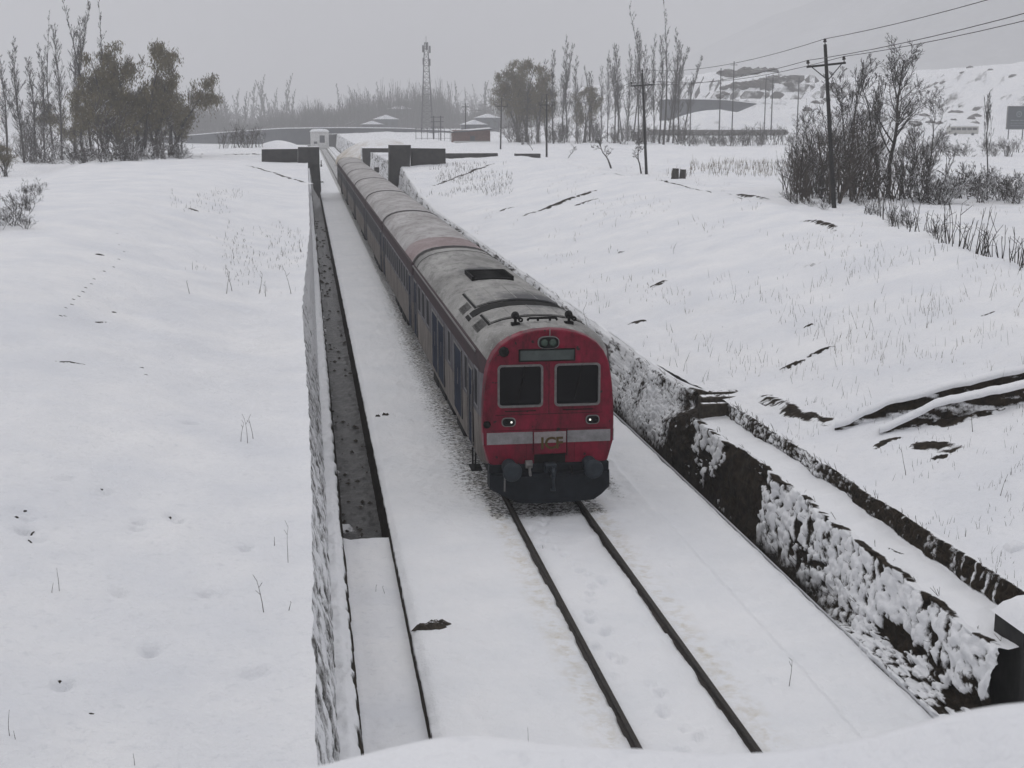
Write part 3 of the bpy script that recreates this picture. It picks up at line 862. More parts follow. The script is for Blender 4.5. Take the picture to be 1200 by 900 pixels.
def mat_red():
    m, N, L, P = new_mat('dirty_red_paint')
    tc = N.new('ShaderNodeTexCoord'); v = tc.outputs['Object']
    c = mixc(N, L, ramp(N, L, noise(N, L, 1.3, 5, .65, v), .3, .7), (.225, .0075, .031), (.125, .0065, .020))
    sx = N.new('ShaderNodeSeparateXYZ'); L.new(v, sx.inputs[0]); z = sx.outputs['Z']
    d = math_(N, L, 'MULTIPLY', ramp(N, L, noise(N, L, 2.3, 7, .82, v, scl=(1, 1, .45)), .44, .64), .82)
    c = mixc(N, L, d, c, (.036, .005, .009))
    spots = ramp(N, L, noise(N, L, 6.5, 2, .5, v), .665, .69)
    c = mixc(N, L, spots, c, (.02, .012, .013))
    L.new(c, P.inputs['Base Color']); P.inputs['Roughness'].default_value = .42
    P.inputs['Specular IOR Level'].default_value = .16
    bump(N, L, P, noise(N, L, .9, 3, .5, v), .12, .06)
    return m
M['red'] = mat_red()
M['stripe'] = simple('dirty_white_stripe', (.26, .255, .26), .6, 0, .2, (.16, .155, .16), 5)
M['soot'] = simple('sooty_metal', (.005, .005, .005), .85, 0, .1, (.013, .0125, .012), 5)

# half section of a coach from sill to roof crown
SEC = [(1.54, .98), (1.61, 1.14), (1.625, 2.2), (1.625, 3.30), (1.61, 3.66), (1.64, 3.70), (1.64, 3.77), (1.58, 3.80), (1.50, 3.95), (1.36, 4.10), (1.12, 4.24), (.82, 4.335), (.42, 4.395), (0, 4.415)]
ROOF_FROM = 7
def loft(sections, ys, mats_fn, caps=(True, True)):
    """sections: list of half profiles (x>0, from sill to crown); full closed outline, floor included"""
    mb = MB(); rings = []
    for sct, y in zip(sections, ys):
        left = [(-x, y, z) for x, z in sct[:-1]]
        right = [(x, y, z) for x, z in sct[::-1]]
        rings.append(left + right)
    n = len(rings[0]); V = [p for r_ in rings for p in r_]; F = []; Mi = []
    for j in range(len(rings) - 1):
        for i in range(n):
            i2 = (i + 1) % n
            F.append((j * n + i, j * n + i2, (j + 1) * n + i2, (j + 1) * n + i)); 
            h = len(sct) - 1
            seg_i = i if i < h else 2 * h - 1 - i
            Mi.append(mats_fn(seg_i if i < 2 * h else -1))
    if caps[0]: F.append(tuple(range(n))); Mi.append(0)
    if caps[1]: F.append(tuple((len(rings) - 1) * n + i for i in range(n - 1, -1, -1))); Mi.append(0)
    o = len(mb.v); mb.v += V; mb.f += F; mb.m += Mi
    return mb
def split_shell(ys, sections, name, is_roof):
    """only the roof faces, or only the side and floor faces"""
    mb = loft(sections, ys, lambda s_: 1 if s_ >= ROOF_FROM else 0, (False, False))
    keep = [i for i, m_ in enumerate(mb.m) if (m_ == 1) == is_roof]
    mb.f = [mb.f[i] for i in keep]; mb.m = [0] * len(keep)
    us = sorted({i for f in mb.f for i in f}); mp = {o_: n_ for n_, o_ in enumerate(us)}
    mb.v = [mb.v[i] for i in us]; mb.f = [tuple(mp[i] for i in f) for f in mb.f]
    return mb
LEN = 20.42; PITCH_L = 21.035
ys_c = [0, .05] + list(np.linspace(.5, LEN - .5, 26)) + [LEN - .05, LEN]
def scl(sct, k): return [(x * k, 2.6 + (z - 2.6) * k if z > 2.6 else z) for x, z in sct]
secs = [scl(SEC, .985)] + [SEC] * (len(ys_c) - 2) + [scl(SEC, .985)]
def end_cap(y, flip):
    mb = MB(); sct = scl(SEC, .985)
    ring = [(-x, y, z) for x, z in sct[:-1]] + [(x, y, z) for x, z in sct[::-1]]
    mb.add(ring, [tuple(range(len(ring)))[::-1 if flip else 1]])
    return mb

# shared part meshes -------------------------------------------------
def window_meshes(w, h):
    fr = MB(); t = .055
    fr.box(-.012, .02, -w / 2, w / 2, -h / 2, -h / 2 + t); fr.box(-.012, .02, -w / 2, w / 2, h / 2 - t, h / 2)
    fr.box(-.0119, .0199, -w / 2, -w / 2 + t, -h / 2 + t, h / 2 - t); fr.box(-.0119, .0199, w / 2 - t, w / 2, -h / 2 + t, h / 2 - t)
    pn = MB(); pn.box(-.006, .015, -w / 2 + t, w / 2 - t, -h / 2 + t, h / 2 - t)
    return fr.mesh('window'), pn.mesh('pane')
WIN = window_meshes(1.12, .98); WIN_S = window_meshes(.72, .98)
for a, b in (WIN, WIN_S):
    a.materials.append(M['side_frame']); b.materials.append(M['side_glass'])
def put_window(parent, y, z, side, kind=WIN):
    w = link('window', kind[0], None, parent)
    w.location = (side * 1.622, y, z)
    if side > 0: w.rotation_euler = (0, 0, math.pi)
    p_ = link('pane', kind[1], None, w)
    return w
def door_mesh(w, h):
    mb = MB(); mb.box(-.016, .02, -w / 2, w / 2, 0, h, 0)
    mb.box(-.03, -.0165, -w / 2 - .05, -w / 2 + .03, .02, h + .03, 1); mb.box(-.03, -.0165, w / 2 - .03, w / 2 + .05, .02, h + .03, 1)
    mb.box(-.0301, -.0164, -w / 2 + .03, w / 2 - .03, h - .03, h + .0305, 1)
    mb.box(-.032, -.0161, -.04, .0, .8, 1.25, 1)
    return mb.mesh('door')
DOOR = door_mesh(1.15, 2.05); DOOR_W = door_mesh(1.75, 1.85); DOOR_C = door_mesh(.72, 1.95)
for a in (DOOR, DOOR_W, DOOR_C): a.materials.append(M['door_dark']); a.materials.append(M['alu'])
def put_door(parent, y, z, side, me):
    d = link('door', me, None, parent); d.location = (side * 1.622, y, z)
    if side > 0: d.rotation_euler = (0, 0, math.pi)
    return d
whl = MB(); whl.disc_lathe([(.0, -.07), (.40, -.07), (.455, -.06), (.458, .04), (.50, .05), (.50, .075), (.0, .075)], (0, 0, 0), 'x', 24)
WHEEL = whl.mesh('wheel'); WHEEL.materials.append(M['soot'])
bg_ = MB()
for sx in (-1, 1):
    x = sx * 1.10
    bg_.add([(x - .08, -1.75, .55), (x + .08, -1.75, .55), (x + .08, -1.75, .72), (x - .08, -1.75, .72), (x - .08, -.6, .40), (x + .08, -.6, .40), (x + .08, -.6, .66), (x - .08, -.6, .66),
             (x - .08, .6, .40), (x + .08, .6, .40), (x + .08, .6, .66), (x - .08, .6, .66), (x - .08, 1.75, .55), (x + .08, 1.75, .55), (x + .08, 1.75, .72), (x - .08, 1.75, .72)],
            [q for k_ in (0, 4, 8) for q in ((k_, k_ + 1, k_ + 5, k_ + 4), (k_ + 1, k_ + 2, k_ + 6, k_ + 5), (k_ + 2, k_ + 3, k_ + 7, k_ + 6), (k_ + 3, k_, k_ + 4, k_ + 7))] + [(0, 3, 2, 1), (12, 13, 14, 15)])
    for sy in (-1.45, 1.45):
        bg_.box(x - .14, x + .14, sy - .2, sy + .2, .32, .64)
        bg_.rod((x, sy - .32, .5), (x, sy - .32, .9), .09); bg_.rod((x, sy + .32, .5), (x, sy + .32, .9), .09)
    bg_.box(x - .1, x + .1, -.45, .45, .62, .96)
bg_.box(-1.0, 1.0, -.25, .25, .5, .75)
for sy in (-1.45, 1.45): bg_.rod((-.9, sy, .457), (.9, sy, .457), .08)
BOGIE = bg_.mesh('bogie'); BOGIE.materials.append(M['black'])
def put_bogie(parent, y):
    b = link('bogie', BOGIE, None, parent); b.location = (0, y, 0)
    for sx in (-1, 1):
        for sy in (-1.45, 1.45):
            w = link('wheel', WHEEL, None, b); w.location = (sx * .87, sy, .457)
            if sx > 0: w.rotation_euler = (0, 0, math.pi)
def under_mesh(seed, L):
    g = random.Random(seed); mb = MB()
    mb.box(-1.35, 1.35, .4, L - .4, .84, .975)
    y = 5.6
    while y < L - 6.6:
        w = g.uniform(.9, 2.2)
        for sx in (-1, 1):
            mb.box(sx * 1.0 - .42, sx * 1.0 + .42, y, y + w, g.uniform(.34, .55), .835, 0, .03)
        y += w + g.uniform(.3, .9)
    return mb.mesh('underframe')
gw = MB()
for k_ in range(5):                                       # rubber bellows between coaches
    y = .03 + k_ * .115
    gw.prism([(-1.12, 1.25), (1.12, 1.25), (1.12, 3.55), (.9, 3.82), (-.9, 3.82), (-1.12, 3.55)], y, y + .085)
gw.prism([(-1.05, 1.3), (1.05, 1.3), (1.05, 3.5), (.85, 3.76), (-.85, 3.76), (-1.05, 3.5)], 0, .6)
gw.box(-.2, .2, 0, .6, .85, 1.15)
for sx in (-1, 1): gw.rod((sx * .98, 0, 1.1), (sx * .98, .62, 1.1), .16, .16, 10)
GANG = gw.mesh('gangway'); GANG.materials.append(M['soot'])

# ---- trailing coach prototype
G_TR = 'coaches of the red fronted train'
def ring_rib(y, w, h0=.0, mat=None):
    """thin raised rim following the roof line"""
    up = [(x * 1.004 + .004, z + .012 + h0) for x, z in SEC[ROOF_FROM:]]
    dn = [(x * .99, z - .05) for x, z in SEC[ROOF_FROM:]]
    poly = [(-x, z) for x, z in up[:-1]] + [(x, z) for x, z in up[::-1]] + [(x, z) for x, z in dn] + [(-x, z) for x, z in dn[::-1][1:]]
    n = len(up)
    mb = MB()
    top = [(-x, z) for x, z in up[:-1]] + [(x, z) for x, z in up[::-1]]
    bot = [(-x, z) for x, z in dn[:-1]] + [(x, z) for x, z in dn[::-1]]
    k_ = len(top)
    v = [(x, y, z) for x, z in top] + [(x, y + w, z) for x, z in top] + [(x, y, z) for x, z in bot] + [(x, y + w, z) for x, z in bot]
    f = []
    for i in range(k_ - 1):
        f += [(i, i + 1, k_ + i + 1, k_ + i), (2 * k_ + i, 2 * k_ + i + 1, i + 1, i), (k_ + i, k_ + i + 1, 3 * k_ + i + 1, 3 * k_ + i)]
    return mb.add(v, f)
def coach(label):
    t = thing('passenger_coach', (0, 0, 0), label, 'train coach', G_TR)
    b = split_shell(ys_c, secs, 'body', False)
    e1, e2 = end_cap(0, False), end_cap(LEN, True)
    b.add(e1.v, e1.f); b.add(e2.v, e2.f)
    b.build('body', M['body'], t, True).data.polygons.foreach_set
    sh = split_shell(ys_c, secs, 'roof', True).build('roof', [M['roof']], t, True)
    for y_ in (0, LEN - .06): ring_rib(y_, .06, .01).build('roof_rim', M['alu'], sh)
    st = split_shell([.07, 1.6, 4.2], [[(x * 1.0015, z + .003) for x, z in SEC]] * 3, 'x', True).build('stained_end', M['roof_end'], t, True)
    st['label'] = 'rust brown stained roof end'
    um = under_mesh(3, LEN); um.materials.append(M['black']); link('underframe', um, None, t)
    for y in (3.1, LEN - 3.1): put_bogie(t, y)
    for sd_ in (-1, 1):
        for y in (1.15, LEN - 1.15): put_door(t, y, 1.15, sd_, DOOR)
        for i in range(11): put_window(t, 2.75 + i * 1.49, 2.78, sd_)
    o = link('gangway', GANG, None, t); o.location = (0, LEN, 0)
    return t
# ---- power car with the red cab
pc = thing('power_car', (0, D0, 0), 'red faced driving coach with grey sooty roof leading the train on the track', 'train coach', G_TR)
FRONT = [(1.36, 1.08), (1.46, 1.16), (1.585, 1.62), (1.60, 2.05), (1.585, 2.55), (1.55, 3.0), (1.50, 3.35), (1.44, 3.60), (1.33, 3.83), (1.16, 4.03), (.92, 4.19), (.64, 4.30), (.33, 4.365), (0, 4.385)]
def lerp_sec(a, b, t): return [((1 - t) * p[0] + t * q[0], (1 - t) * p[1] + t * q[1]) for p, q in zip(a, b)]
F_in = [(x * .972, 2.7 + (z - 2.7) * .975) for x, z in FRONT]
F_mid = [(x * .992, 2.7 + (z - 2.7) * .993) for x, z in FRONT]
nose = loft([F_in, F_mid, FRONT, lerp_sec(FRONT, SEC, .12)], [0, .025, .085, .30], lambda s_: 0, (False, False))
# front face with two window openings
out = [(-x, z) for x, z in F_in[:-1]] + [(x, z) for x, z in F_in[::-1]]
holes = [(-1.23, -.16, 2.53, 3.54), (.14, 1.23, 2.53, 3.54)]
def rrect(x0, x1, z0, z1, r, n=4):
    pts = []
    for cx, cz, a0 in ((x1 - r, z1 - r, 0), (x0 + r, z1 - r, 90), (x0 + r, z0 + r, 180), (x1 - r, z0 + r, 270)):
        for i in range(n + 1):
            a = R(a0 + 90 * i / n); pts.append((cx + r * math.cos(a), cz + r * math.sin(a)))
    return pts
hl = [rrect(*h, .09) for h in holes]
loops = [[Vector((x, z, 0)) for x, z in lp] for lp in [out] + hl]
tris = mgeo.tessellate_polygon(loops)
allp = [p for lp in loops for p in lp]
fv = [(p.x, 0, p.y) for p in allp]
nose.add(fv, [tuple(t_) if True else t_ for t_ in tris])
for lp in hl:                                              # window reveals
    n = len(lp)
    nose.add([(x, 0, z) for x, z in lp] + [(x, .10, z) for x, z in lp], [(i, (i + 1) % n, n + (i + 1) % n, n + i) for i in range(n)])
nz_o = nose.build('cab_front', M['red'], pc)
import bmesh
bm = bmesh.new(); bm.from_mesh(nz_o.data); bmesh.ops.remove_doubles(bm, verts=bm.verts, dist=.0005); bmesh.ops.recalc_face_normals(bm, faces=bm.faces); bm.to_mesh(nz_o.data); bm.free()
LENP = 20.40
ysp = [.30, .55, .9] + list(np.linspace(1.4, LENP - .05, 26)) + [LENP]
sp = [lerp_sec(FRONT, SEC, .12), lerp_sec(FRONT, SEC, .55), lerp_sec(FRONT, SEC, .9)] + [SEC] * 26 + [scl(SEC, .985)]
b = split_shell(ysp, sp, 'body', False); e2 = end_cap(LENP, True); b.add(e2.v, e2.f)
b.build('body', M['body'], pc, True)
rf = split_shell(ysp, sp, 'roof', True).build('roof', M['roof_cab'], pc, True)
ri = ring_rib(LENP - .06, .06, .01); ri.build('roof_rim', M['alu'], rf)
ri = ring_rib(LENP - 1.3, .04, .0); ri.build('roof_seam', M['soot'], rf)
# cab windows
for k_, h in enumerate(holes):
    x0, x1, z0, z1 = h
    o_ = rrect(x0 - .012, x1 + .012, z0 - .012, z1 + .012, .10); i_ = rrect(x0 + .036, x1 - .036, z0 + .036, z1 - .036, .07)
    mb = MB(); n = len(o_)
    mb.add([(x, -.022, z) for x, z in o_] + [(x, -.022, z) for x, z in i_] + [(x, .08, z) for x, z in i_] + [(x, .012, z) for x, z in o_],
           [(i, (i + 1) % n, n + (i + 1) % n, n + i) for i in range(n)] + [(n + i, n + (i + 1) % n, 2 * n + (i + 1) % n, 2 * n + i) for i in range(n)] + [(3 * n + i, 3 * n + (i + 1) % n, (i + 1) % n, i) for i in range(n)])
    wf = mb.build('windscreen_frame', M['alu'], pc)
    gl_ = MB(); gl_.prism(i_, .055, .075); gl_.build('windscreen', M['glass'], wf)
    wp = MB(); wx = (x0 + x1) / 2 + .1
    wp.rod((wx, -.02, z1 - .02), (wx - .06, .03, z1 - .52), .011, .009); wp.rod((wx - .04, .035, z1 - .30), (wx - .16, .035, z1 - .86), .012)
    wp.build('wiper', M['soot'], wf)
# cab interior seen dimly: dark box behind the glass
mb = MB(); mb.box(-1.3, 1.3, .11, .14, 2.4, 3.6); mb.build('cab_bulkhead', M['soot'], pc)
# headlamp pair in an oval housing
ov = []
for i in range(24):
    a = 2 * math.pi * i / 24; ov.append((-.03 + .235 * math.copysign(abs(math.cos(a)) ** .7, math.cos(a)), 4.075 + .135 * math.copysign(abs(math.sin(a)) ** .7, math.sin(a))))
mb = MB(); mb.prism([(x, z) for x, z in ov], -.07, .02); hb = mb.build('headlight', M['soot'], pc)
mb = MB(); ri_ = [(-.03 + (x + .03) * 1.09, 4.075 + (z - 4.075) * 1.11) for x, z in ov]; n = 24
mb.add([(x, -.075, z) for x, z in ri_] + [(x, -.085, z) for x, z in ov] + [(x, -.0, z) for x, z in ri_], [(i, (i + 1) % n, n + (i + 1) % n, n + i) for i in range(n)] + [(2 * n + i, 2 * n + (i + 1) % n, (i + 1) % n, i) for i in range(n)])
mb.build('lamp_rim', M['alu'], hb)
for sx in (-1, 1):
    mb = MB(); mb.disc_lathe([(0, -.035), (.05, -.03), (.085, 0), (.09, .03)], (-.03 + sx * .10, -.075, 4.075), 'y', 16); mb.build('lens', M['green_lens'], hb)
# destination board
mb = MB(); mb.box(-.74, .62, -.035, .02, 3.62, 3.92, 0, .01); db = mb.build('destination_board', M['soot'], pc)
mb = MB(); mb.box(-.70, .58, -.042, -.030, 3.655, 3.885); mb.build('board_glass', simple('board_glass', (.020, .030, .028), .15, 0, .5, (.045, .06, .055), 2.5), db)
# white stripe, left and right of the number panel, wrapped round the nose corners
def stripe(x0, x1):
    xs = np.linspace(x0, x1, 12); v = []; f = []
    for x in xs:
        e = abs(x) - 1.535
        y = -.006 if e < 0 else -.006 + (e / .085) ** 1.7 * .085
        for z in (1.625, 1.915): v.append((math.copysign(min(abs(x), 1.607), x), y, z))
    f = [(2 * i, 2 * i + 2, 2 * i + 3, 2 * i + 1) for i in range(len(xs) - 1)]
    mb = MB(); mb.add(v, f); return mb
for a, b_ in ((-1.60, -.395), (.43, 1.60)): stripe(a, b_).build('white_stripe', M['stripe'], pc)
mb = MB(); mb.box(-.385, .42, -.055, .01, 1.37, 1.93, 0, .012); pn = mb.build('coupler_cover', M['red'], pc)
mb = MB(); mb.box(-.372, .407, -.060, -.0545, 1.64, 1.915); mb.build('panel_band', simple('pale_panel', (.27, .25, .25), .6, 0, .2, (.18, .15, .155), 6), pn)
mb = MB(); mb.box(.43, .445, -.03, 0, 1.30, 1.95); mb.build('panel_hinge', M['soot'], pn)
for ch, x in (('I', -.17), ('C', .025), ('F', .24)):
    fc = bpy.data.curves.new('letter', 'FONT'); fc.body = ch; fc.size = .40; fc.extrude = .002; fc.offset = .010; fc.align_x = 'CENTER'
    tmp = bpy.data.objects.new('letter_curve', fc); COL.objects.link(tmp); bpy.context.view_layer.update()
    me = bpy.data.meshes.new_from_object(tmp.evaluated_get(bpy.context.evaluated_depsgraph_get()))
    bpy.data.objects.remove(tmp); me.materials.clear()
    fo = link('letter', me, M['letter'], pn)
    fo.location = (x, -.064, 1.50); fo.rotation_euler = (math.pi / 2, 0, 0)
# lit marker lamps
for sx, xc in ((-1, -.98), (1, 1.06)):
    pl2 = rrect(xc - .17, xc + .17, 2.06, 2.28, .09)
    mb = MB(); mb.prism(pl2, -.03, .01); lf = mb.build('headlight', M['alu'], pc); lf['label'] = 'small twin lamp cluster with its inner lamp lit'
    pl3 = rrect(xc - .145, xc + .145, 2.08, 2.26, .08)
    mb = MB(); mb.prism(pl3, -.036, -.025); mb.build('lamp_face', M['soot'], lf)
    mb = MB(); mb.disc_lathe([(0, -.055), (.024, -.05), (.028, -.03)], (xc - sx * .065, 0, 2.17), 'y', 12); mb.build('lit_lamp', M['lamp_on'], lf)
    mb = MB(); mb.disc_lathe([(0, -.05), (.045, -.045), (.055, -.03)], (xc + sx * .06, 0, 2.17), 'y', 12); mb.build('lens', M['glass'], lf)
for x0, x1, z0, z1 in ((-.012, .0, 2.35, 3.58), (-1.30, 1.30, 2.335, 2.347), (-1.40, 1.42, 1.955, 1.965), (-.55, -.543, 1.16, 1.62), (.62, .627, 1.16, 1.62)):
    mb = MB(); mb.box(x0, x1, -.004, .002, z0, z1); mb.build('panel_seam', M['soot'], pc)
for sx in (-1, 1):                                         # hand rails under the windscreens
    mb = MB(); xa = sx * .70; mb.path([(xa - .36, -.0, 2.44), (xa - .36, -.06, 2.44), (xa + .36, -.06, 2.44), (xa + .36, .0, 2.44)], .013, 6); mb.build('hand_rail', M['soot'], pc)
# horn left of the board, small socket beside the stripe
mb = MB(); mb.disc_lathe([(0, -.16), (.09, -.15), (.125, -.10), (.12, .02)], (-1.10, 0, 3.88), 'y', 8); mb.box(-1.2, -1.0, -.1, .01, 3.79, 3.97, 0, .02); mb.build('horn', M['soot'], pc)
mb = MB(); mb.disc_lathe([(0, -.09), (.07, -.085), (.095, 0)], (-1.50, .0, 2.12), 'y', 10); mb.build('cable_socket', M['soot'], pc)
mb = MB(); mb.rod((0, -.0, 4.22), (0, -.05, 4.22), .012); mb.rod((0, -.05, 4.20), (0, -.05, 4.40), .012); mb.build('aerial', M['alu'], pc)
# buffers
for sx in (-1, 1):
    mb = MB(); mb.disc_lathe([(.0, -.66), (.13, -.655), (.225, -.63), (.235, -.60), (.225, -.575), (.12, -.56), (.115, -.30), (.17, -.29), (.185, .06)], (sx * .978, 0, 1.09), 'y', 22)
    mb.build('buffer', M['buffer'], pc, True)
# coupler pocket and draw hook
mb = MB(); mb.box(-.36, .40, -.01, .02, .82, 1.35); mb.build('coupler_pocket', M['soot'], pc)
mb = MB(); mb.box(-.14, .16, -.25, .0, .92, 1.16, 0, .03); mb.rod((0, -.2, 1.04), (0, -.52, 1.04), .075, .06)
mb.disc_lathe([(.05, -.05), (.13, -.04), (.13, .04), (.05, .05)], (0.0, -.56, 1.02), 'x', 12)
mb.rod((.0, -.55, .95), (.02, -.60, .60), .035); mb.rod((-.05, -.56, .62), (.07, -.56, .62), .04); mb.build('coupler_hook', M['buffer'], pc)
mb = MB(); mb.path([(-.52, -.06, 1.12), (-.52, -.26, 1.10), (-.5, -.33, .9), (-.44, -.34, .66)], .035, 8); mb.rod((-.60, -.18, 1.16), (-.44, -.18, 1.16), .10); mb.build('air_hose', M['alu'], pc)
mb = MB(); mb.path([(.52, -.06, 1.05), (.52, -.26, 1.02), (.5, -.30, .8)], .03, 8); mb.build('air_hose', M['soot'], pc)
# headstock and snow plough skirt
mb = MB(); mb.box(-1.45, 1.47, -.05, .25, .84, 1.13, 0, .02); mb.build('headstock', M['navy'], pc)
sk = [(-1.45, .56), (-.80, .26), (1.12, .26), (1.47, .52), (1.47, .95), (-1.45, .95)]
mb = MB(); n = len(sk)
def skirt_y(x, z): return -.10 - .32 * (1 - (abs(x) / 1.5) ** 2) - .10 * (.95 - z)
v = [(x, skirt_y(x, z), z) for x, z in sk]
cxs = np.linspace(-1.45, 1.47, 15)
V = []; Fq = []
for x in cxs:
    lo = np.interp(x, [-1.45, -.80, 1.12, 1.47], [.56, .26, .26, .52])
    for k_ in range(6):
        z = lo + (.90 - lo) * k_ / 5
        V.append((x, skirt_y(x, z) + (.03 if k_ == 0 else 0), z))
    V.append((x, skirt_y(x, .9) + .12, .93)); V.append((x, .0, .93))
m_ = 8
for i in range(len(cxs) - 1):
    for k_ in range(m_ - 1): Fq.append((i * m_ + k_, (i + 1) * m_ + k_, (i + 1) * m_ + k_ + 1, i * m_ + k_ + 1))
b0 = len(V)
for i, x in enumerate(cxs):
    lo = np.interp(x, [-1.45, -.80, 1.12, 1.47], [.56, .26, .26, .52]); V.append((x, .3, lo + .05))
for i in range(len(cxs) - 1): Fq.append((i * m_, b0 + i, b0 + i + 1, (i + 1) * m_))
mb.add(V, Fq)
for sx in (-1, 1): mb.box(sx * 1.44 - .02, sx * 1.44 + .02, -.15, .3, .58, .94)
mb.build('snow_plough', M['navy'], pc)
mb = MB(); mb.rod((-1.12, -.30, .55), (-1.12, -.33, .90), .022); mb.build('lamp_bracket', M['alu'], pc)
# side of the power car
for sd_ in (-1, 1):
    put_door(pc, 2.05, 1.20, sd_, DOOR_C); put_door(pc, 4.95, 1.35, sd_, DOOR_W)
    put_door(pc, 9.6, 1.30, sd_, DOOR_W); put_door(pc, 11.6, 1.30, sd_, DOOR_W); put_door(pc, LENP - 1.0, 1.2, sd_, DOOR)
    for y in (14.25, 16.0, 17.7): put_window(pc, y, 2.80, sd_, WIN)
    put_window(pc, 3.15, 2.80, sd_, WIN_S); put_window(pc, 1.05, 2.85, sd_, WIN_S); put_window(pc, 7.3, 2.8, sd_, WIN_S)
    for y in (1.58, 2.52): 
        mb = MB(); mb.rod((sd_ * 1.66, y, 1.3), (sd_ * 1.66, y, 2.9), .02, .02, 6); mb.rod((sd_ * 1.62, y, 1.3), (sd_ * 1.66, y, 1.3), .02, .02, 6); mb.rod((sd_ * 1.62, y, 2.9), (sd_ * 1.66, y, 2.9), .02, .02, 6)
        mb.build('grab_rail', M['alu'], pc)
um = under_mesh(5, LENP); um.materials.append(M['black']); link('underframe', um, None, pc)
for y in (2.9, LENP - 3.1): put_bogie(pc, y)
o = link('gangway', GANG, None, pc); o.location = (0, LENP, 0)
# steps under the cab door
for sd_ in (-1, 1):
    mb = MB(); mb.box(sd_ * 1.52 - .14, sd_ * 1.52 + .14, 1.75, 2.35, .52, .56); mb.box(sd_ * 1.56 - .02, sd_ * 1.56 + .02, 1.75, 1.79, .54, 1.0); mb.box(sd_ * 1.56 - .02, sd_ * 1.56 + .02, 2.31, 2.35, .54, 1.0); mb.build('step', M['black'], pc)
# roof equipment
def roof_sheet(x0, x1, y0, y1, lift, th=.02, n=14):
    xs = np.linspace(x0, x1, n); V = []; F = []
    zz = lambda x: np.interp(abs(x), [p[0] for p in SEC[ROOF_FROM:]][::-1], [p[1] for p in SEC[ROOF_FROM:]][::-1])
    for x in xs:
        z = float(zz(x)) + lift
        V += [(x, y0, z), (x, y1, z), (x, y0, z - lift - .01), (x, y1, z - lift - .01)]
    for i in range(n - 1):
        a = 4 * i; c = 4 * i + 4
        F += [(a, c, c + 1, a + 1), (a + 2, c + 2, c, a), (a + 1, c + 1, c + 3, a + 3)]
    F += [(0, 1, 3, 2), (4 * n - 4, 4 * n - 2, 4 * n - 1, 4 * n - 3)]
    return MB().add(V, F)
zroof = lambda x: float(np.interp(abs(x), [p[0] for p in SEC[ROOF_FROM:]][::-1], [p[1] for p in SEC[ROOF_FROM:]][::-1]))
for (x0, x1, y0, y1) in ((-1.12, 1.12, 4.95, 7.85), (-1.14, 1.2, 2.0, 3.65)):
    h = roof_sheet(x0, x1, y0, y1, .055).build('roof_hatch', M['hatch'], pc)
    roof_sheet(x0 - .05, x1 + .05, y0 - .05, y1 + .05, .018).build('hatch_seal', M['soot'], h)
    for x in (x0 + .55, (x0 + x1) / 2, x1 - .55): roof_sheet(x - .012, x + .012, y0 + .02, y1 - .02, .062, n=2).build('hatch_joint', M['roof_cab'], h)
roof_sheet(-1.45, 1.3, 3.95, 4.75, .022).build('exhaust_slot', M['soot'], pc)
slot = roof_sheet(-.62, .66, 9.9, 11.9, .05).build('radiator_well', M['soot'], pc)
mb = MB()
for x in (-.6, .64): mb.box(x - .03, x + .03, 9.9, 11.9, 4.36, 4.50)
mb.box(-.57, .61, 11.85, 11.9, 4.40, 4.505); mb.build('well_coaming', M['soot'], slot)
mb = MB()
for i in range(6): mb.rod((-.57, 10.1 + i * .32, 4.46), (.61, 10.1 + i * .32, 4.46), .02, .02, 6)
mb.build('grille_bar', M['black'], slot)['kind'] = 'stuff'
for y0 in (2.05, 5.2):                                     # louvre rows on the roof shoulder
    for i in range(11):
        y = y0 + i * .10
        mb = MB(); a, c = (1.47, 3.99), (1.22, 4.20)
        mb.add([(-a[0], y, a[1] + .02), (-c[0], y, c[1] + .02), (-c[0], y + .05, c[1] + .02), (-a[0], y + .05, a[1] + .02)], [(0, 3, 2, 1)])
        mb.build('louvre', M['soot'], pc)
for x in (-.66, .66):
    mb = MB(); z = zroof(x)
    mb.rod((x, 1.0, z), (x, 1.0, z + .20), .035); mb.disc_lathe([(.02, -.2), (.075, -.16), (.10, .0), (.06, .14)], (x, 1.05, z + .22), 'y', 12); mb.box(x - .1, x + .1, .9, 1.12, z - .02, z + .05); mb.disc_lathe([(.02, -.1), (.06, -.1), (.05, .1)], (x + .12, 1.02, z + .12), 'y', 10)
    mb.build('horn', M['soot'], pc)
mb = MB(); mb.path([(-.36, 1.05, 4.44), (-.32, 1.05, 4.50), (.34, 1.05, 4.50), (.38, 1.05, 4.44)], .03, 6); mb.rod((-.1, 1.05, 4.43), (-.1, 1.05, 4.5), .03); mb.rod((.2, 1.05, 4.43), (.2, 1.05, 4.5), .03); mb.build('cable_duct', M['soot'], pc)
for sd_ in (-1, 1):
    mb = MB(); mb.box(sd_ * 1.655 - .012, sd_ * 1.655 + .012, .9, LENP - .1, 3.72, 3.775); mb.build('gutter', M['alu'], pc)

LAB = ['first coach behind the red faced driving coach, roof end stained rust brown', 'second coach behind the red faced driving coach, grey roof under a dusting of snow',
       'third coach behind the red faced driving coach, dusted with snow', 'fourth coach behind the red faced driving coach, between the dark abutments',
       'fifth coach behind the red faced driving coach, just before the last one', 'hindmost coach of the train, its far end open to the snowy track']
c0 = coach(LAB[0]); c0.location = (0, D0 + PITCH_L, 0)
for i in range(1, 6):
    c = copy_tree(c0); c.location = (0, D0 + PITCH_L * (i + 1), 0); c['label'] = LAB[i]
    if i == 5:
        for ch in list(c.children):
            if ch.name.startswith('gangway'): bpy.data.objects.remove(ch)
    for ch in list(c.children):
        if ch.name.startswith('stained_end'): bpy.data.objects.remove(ch)

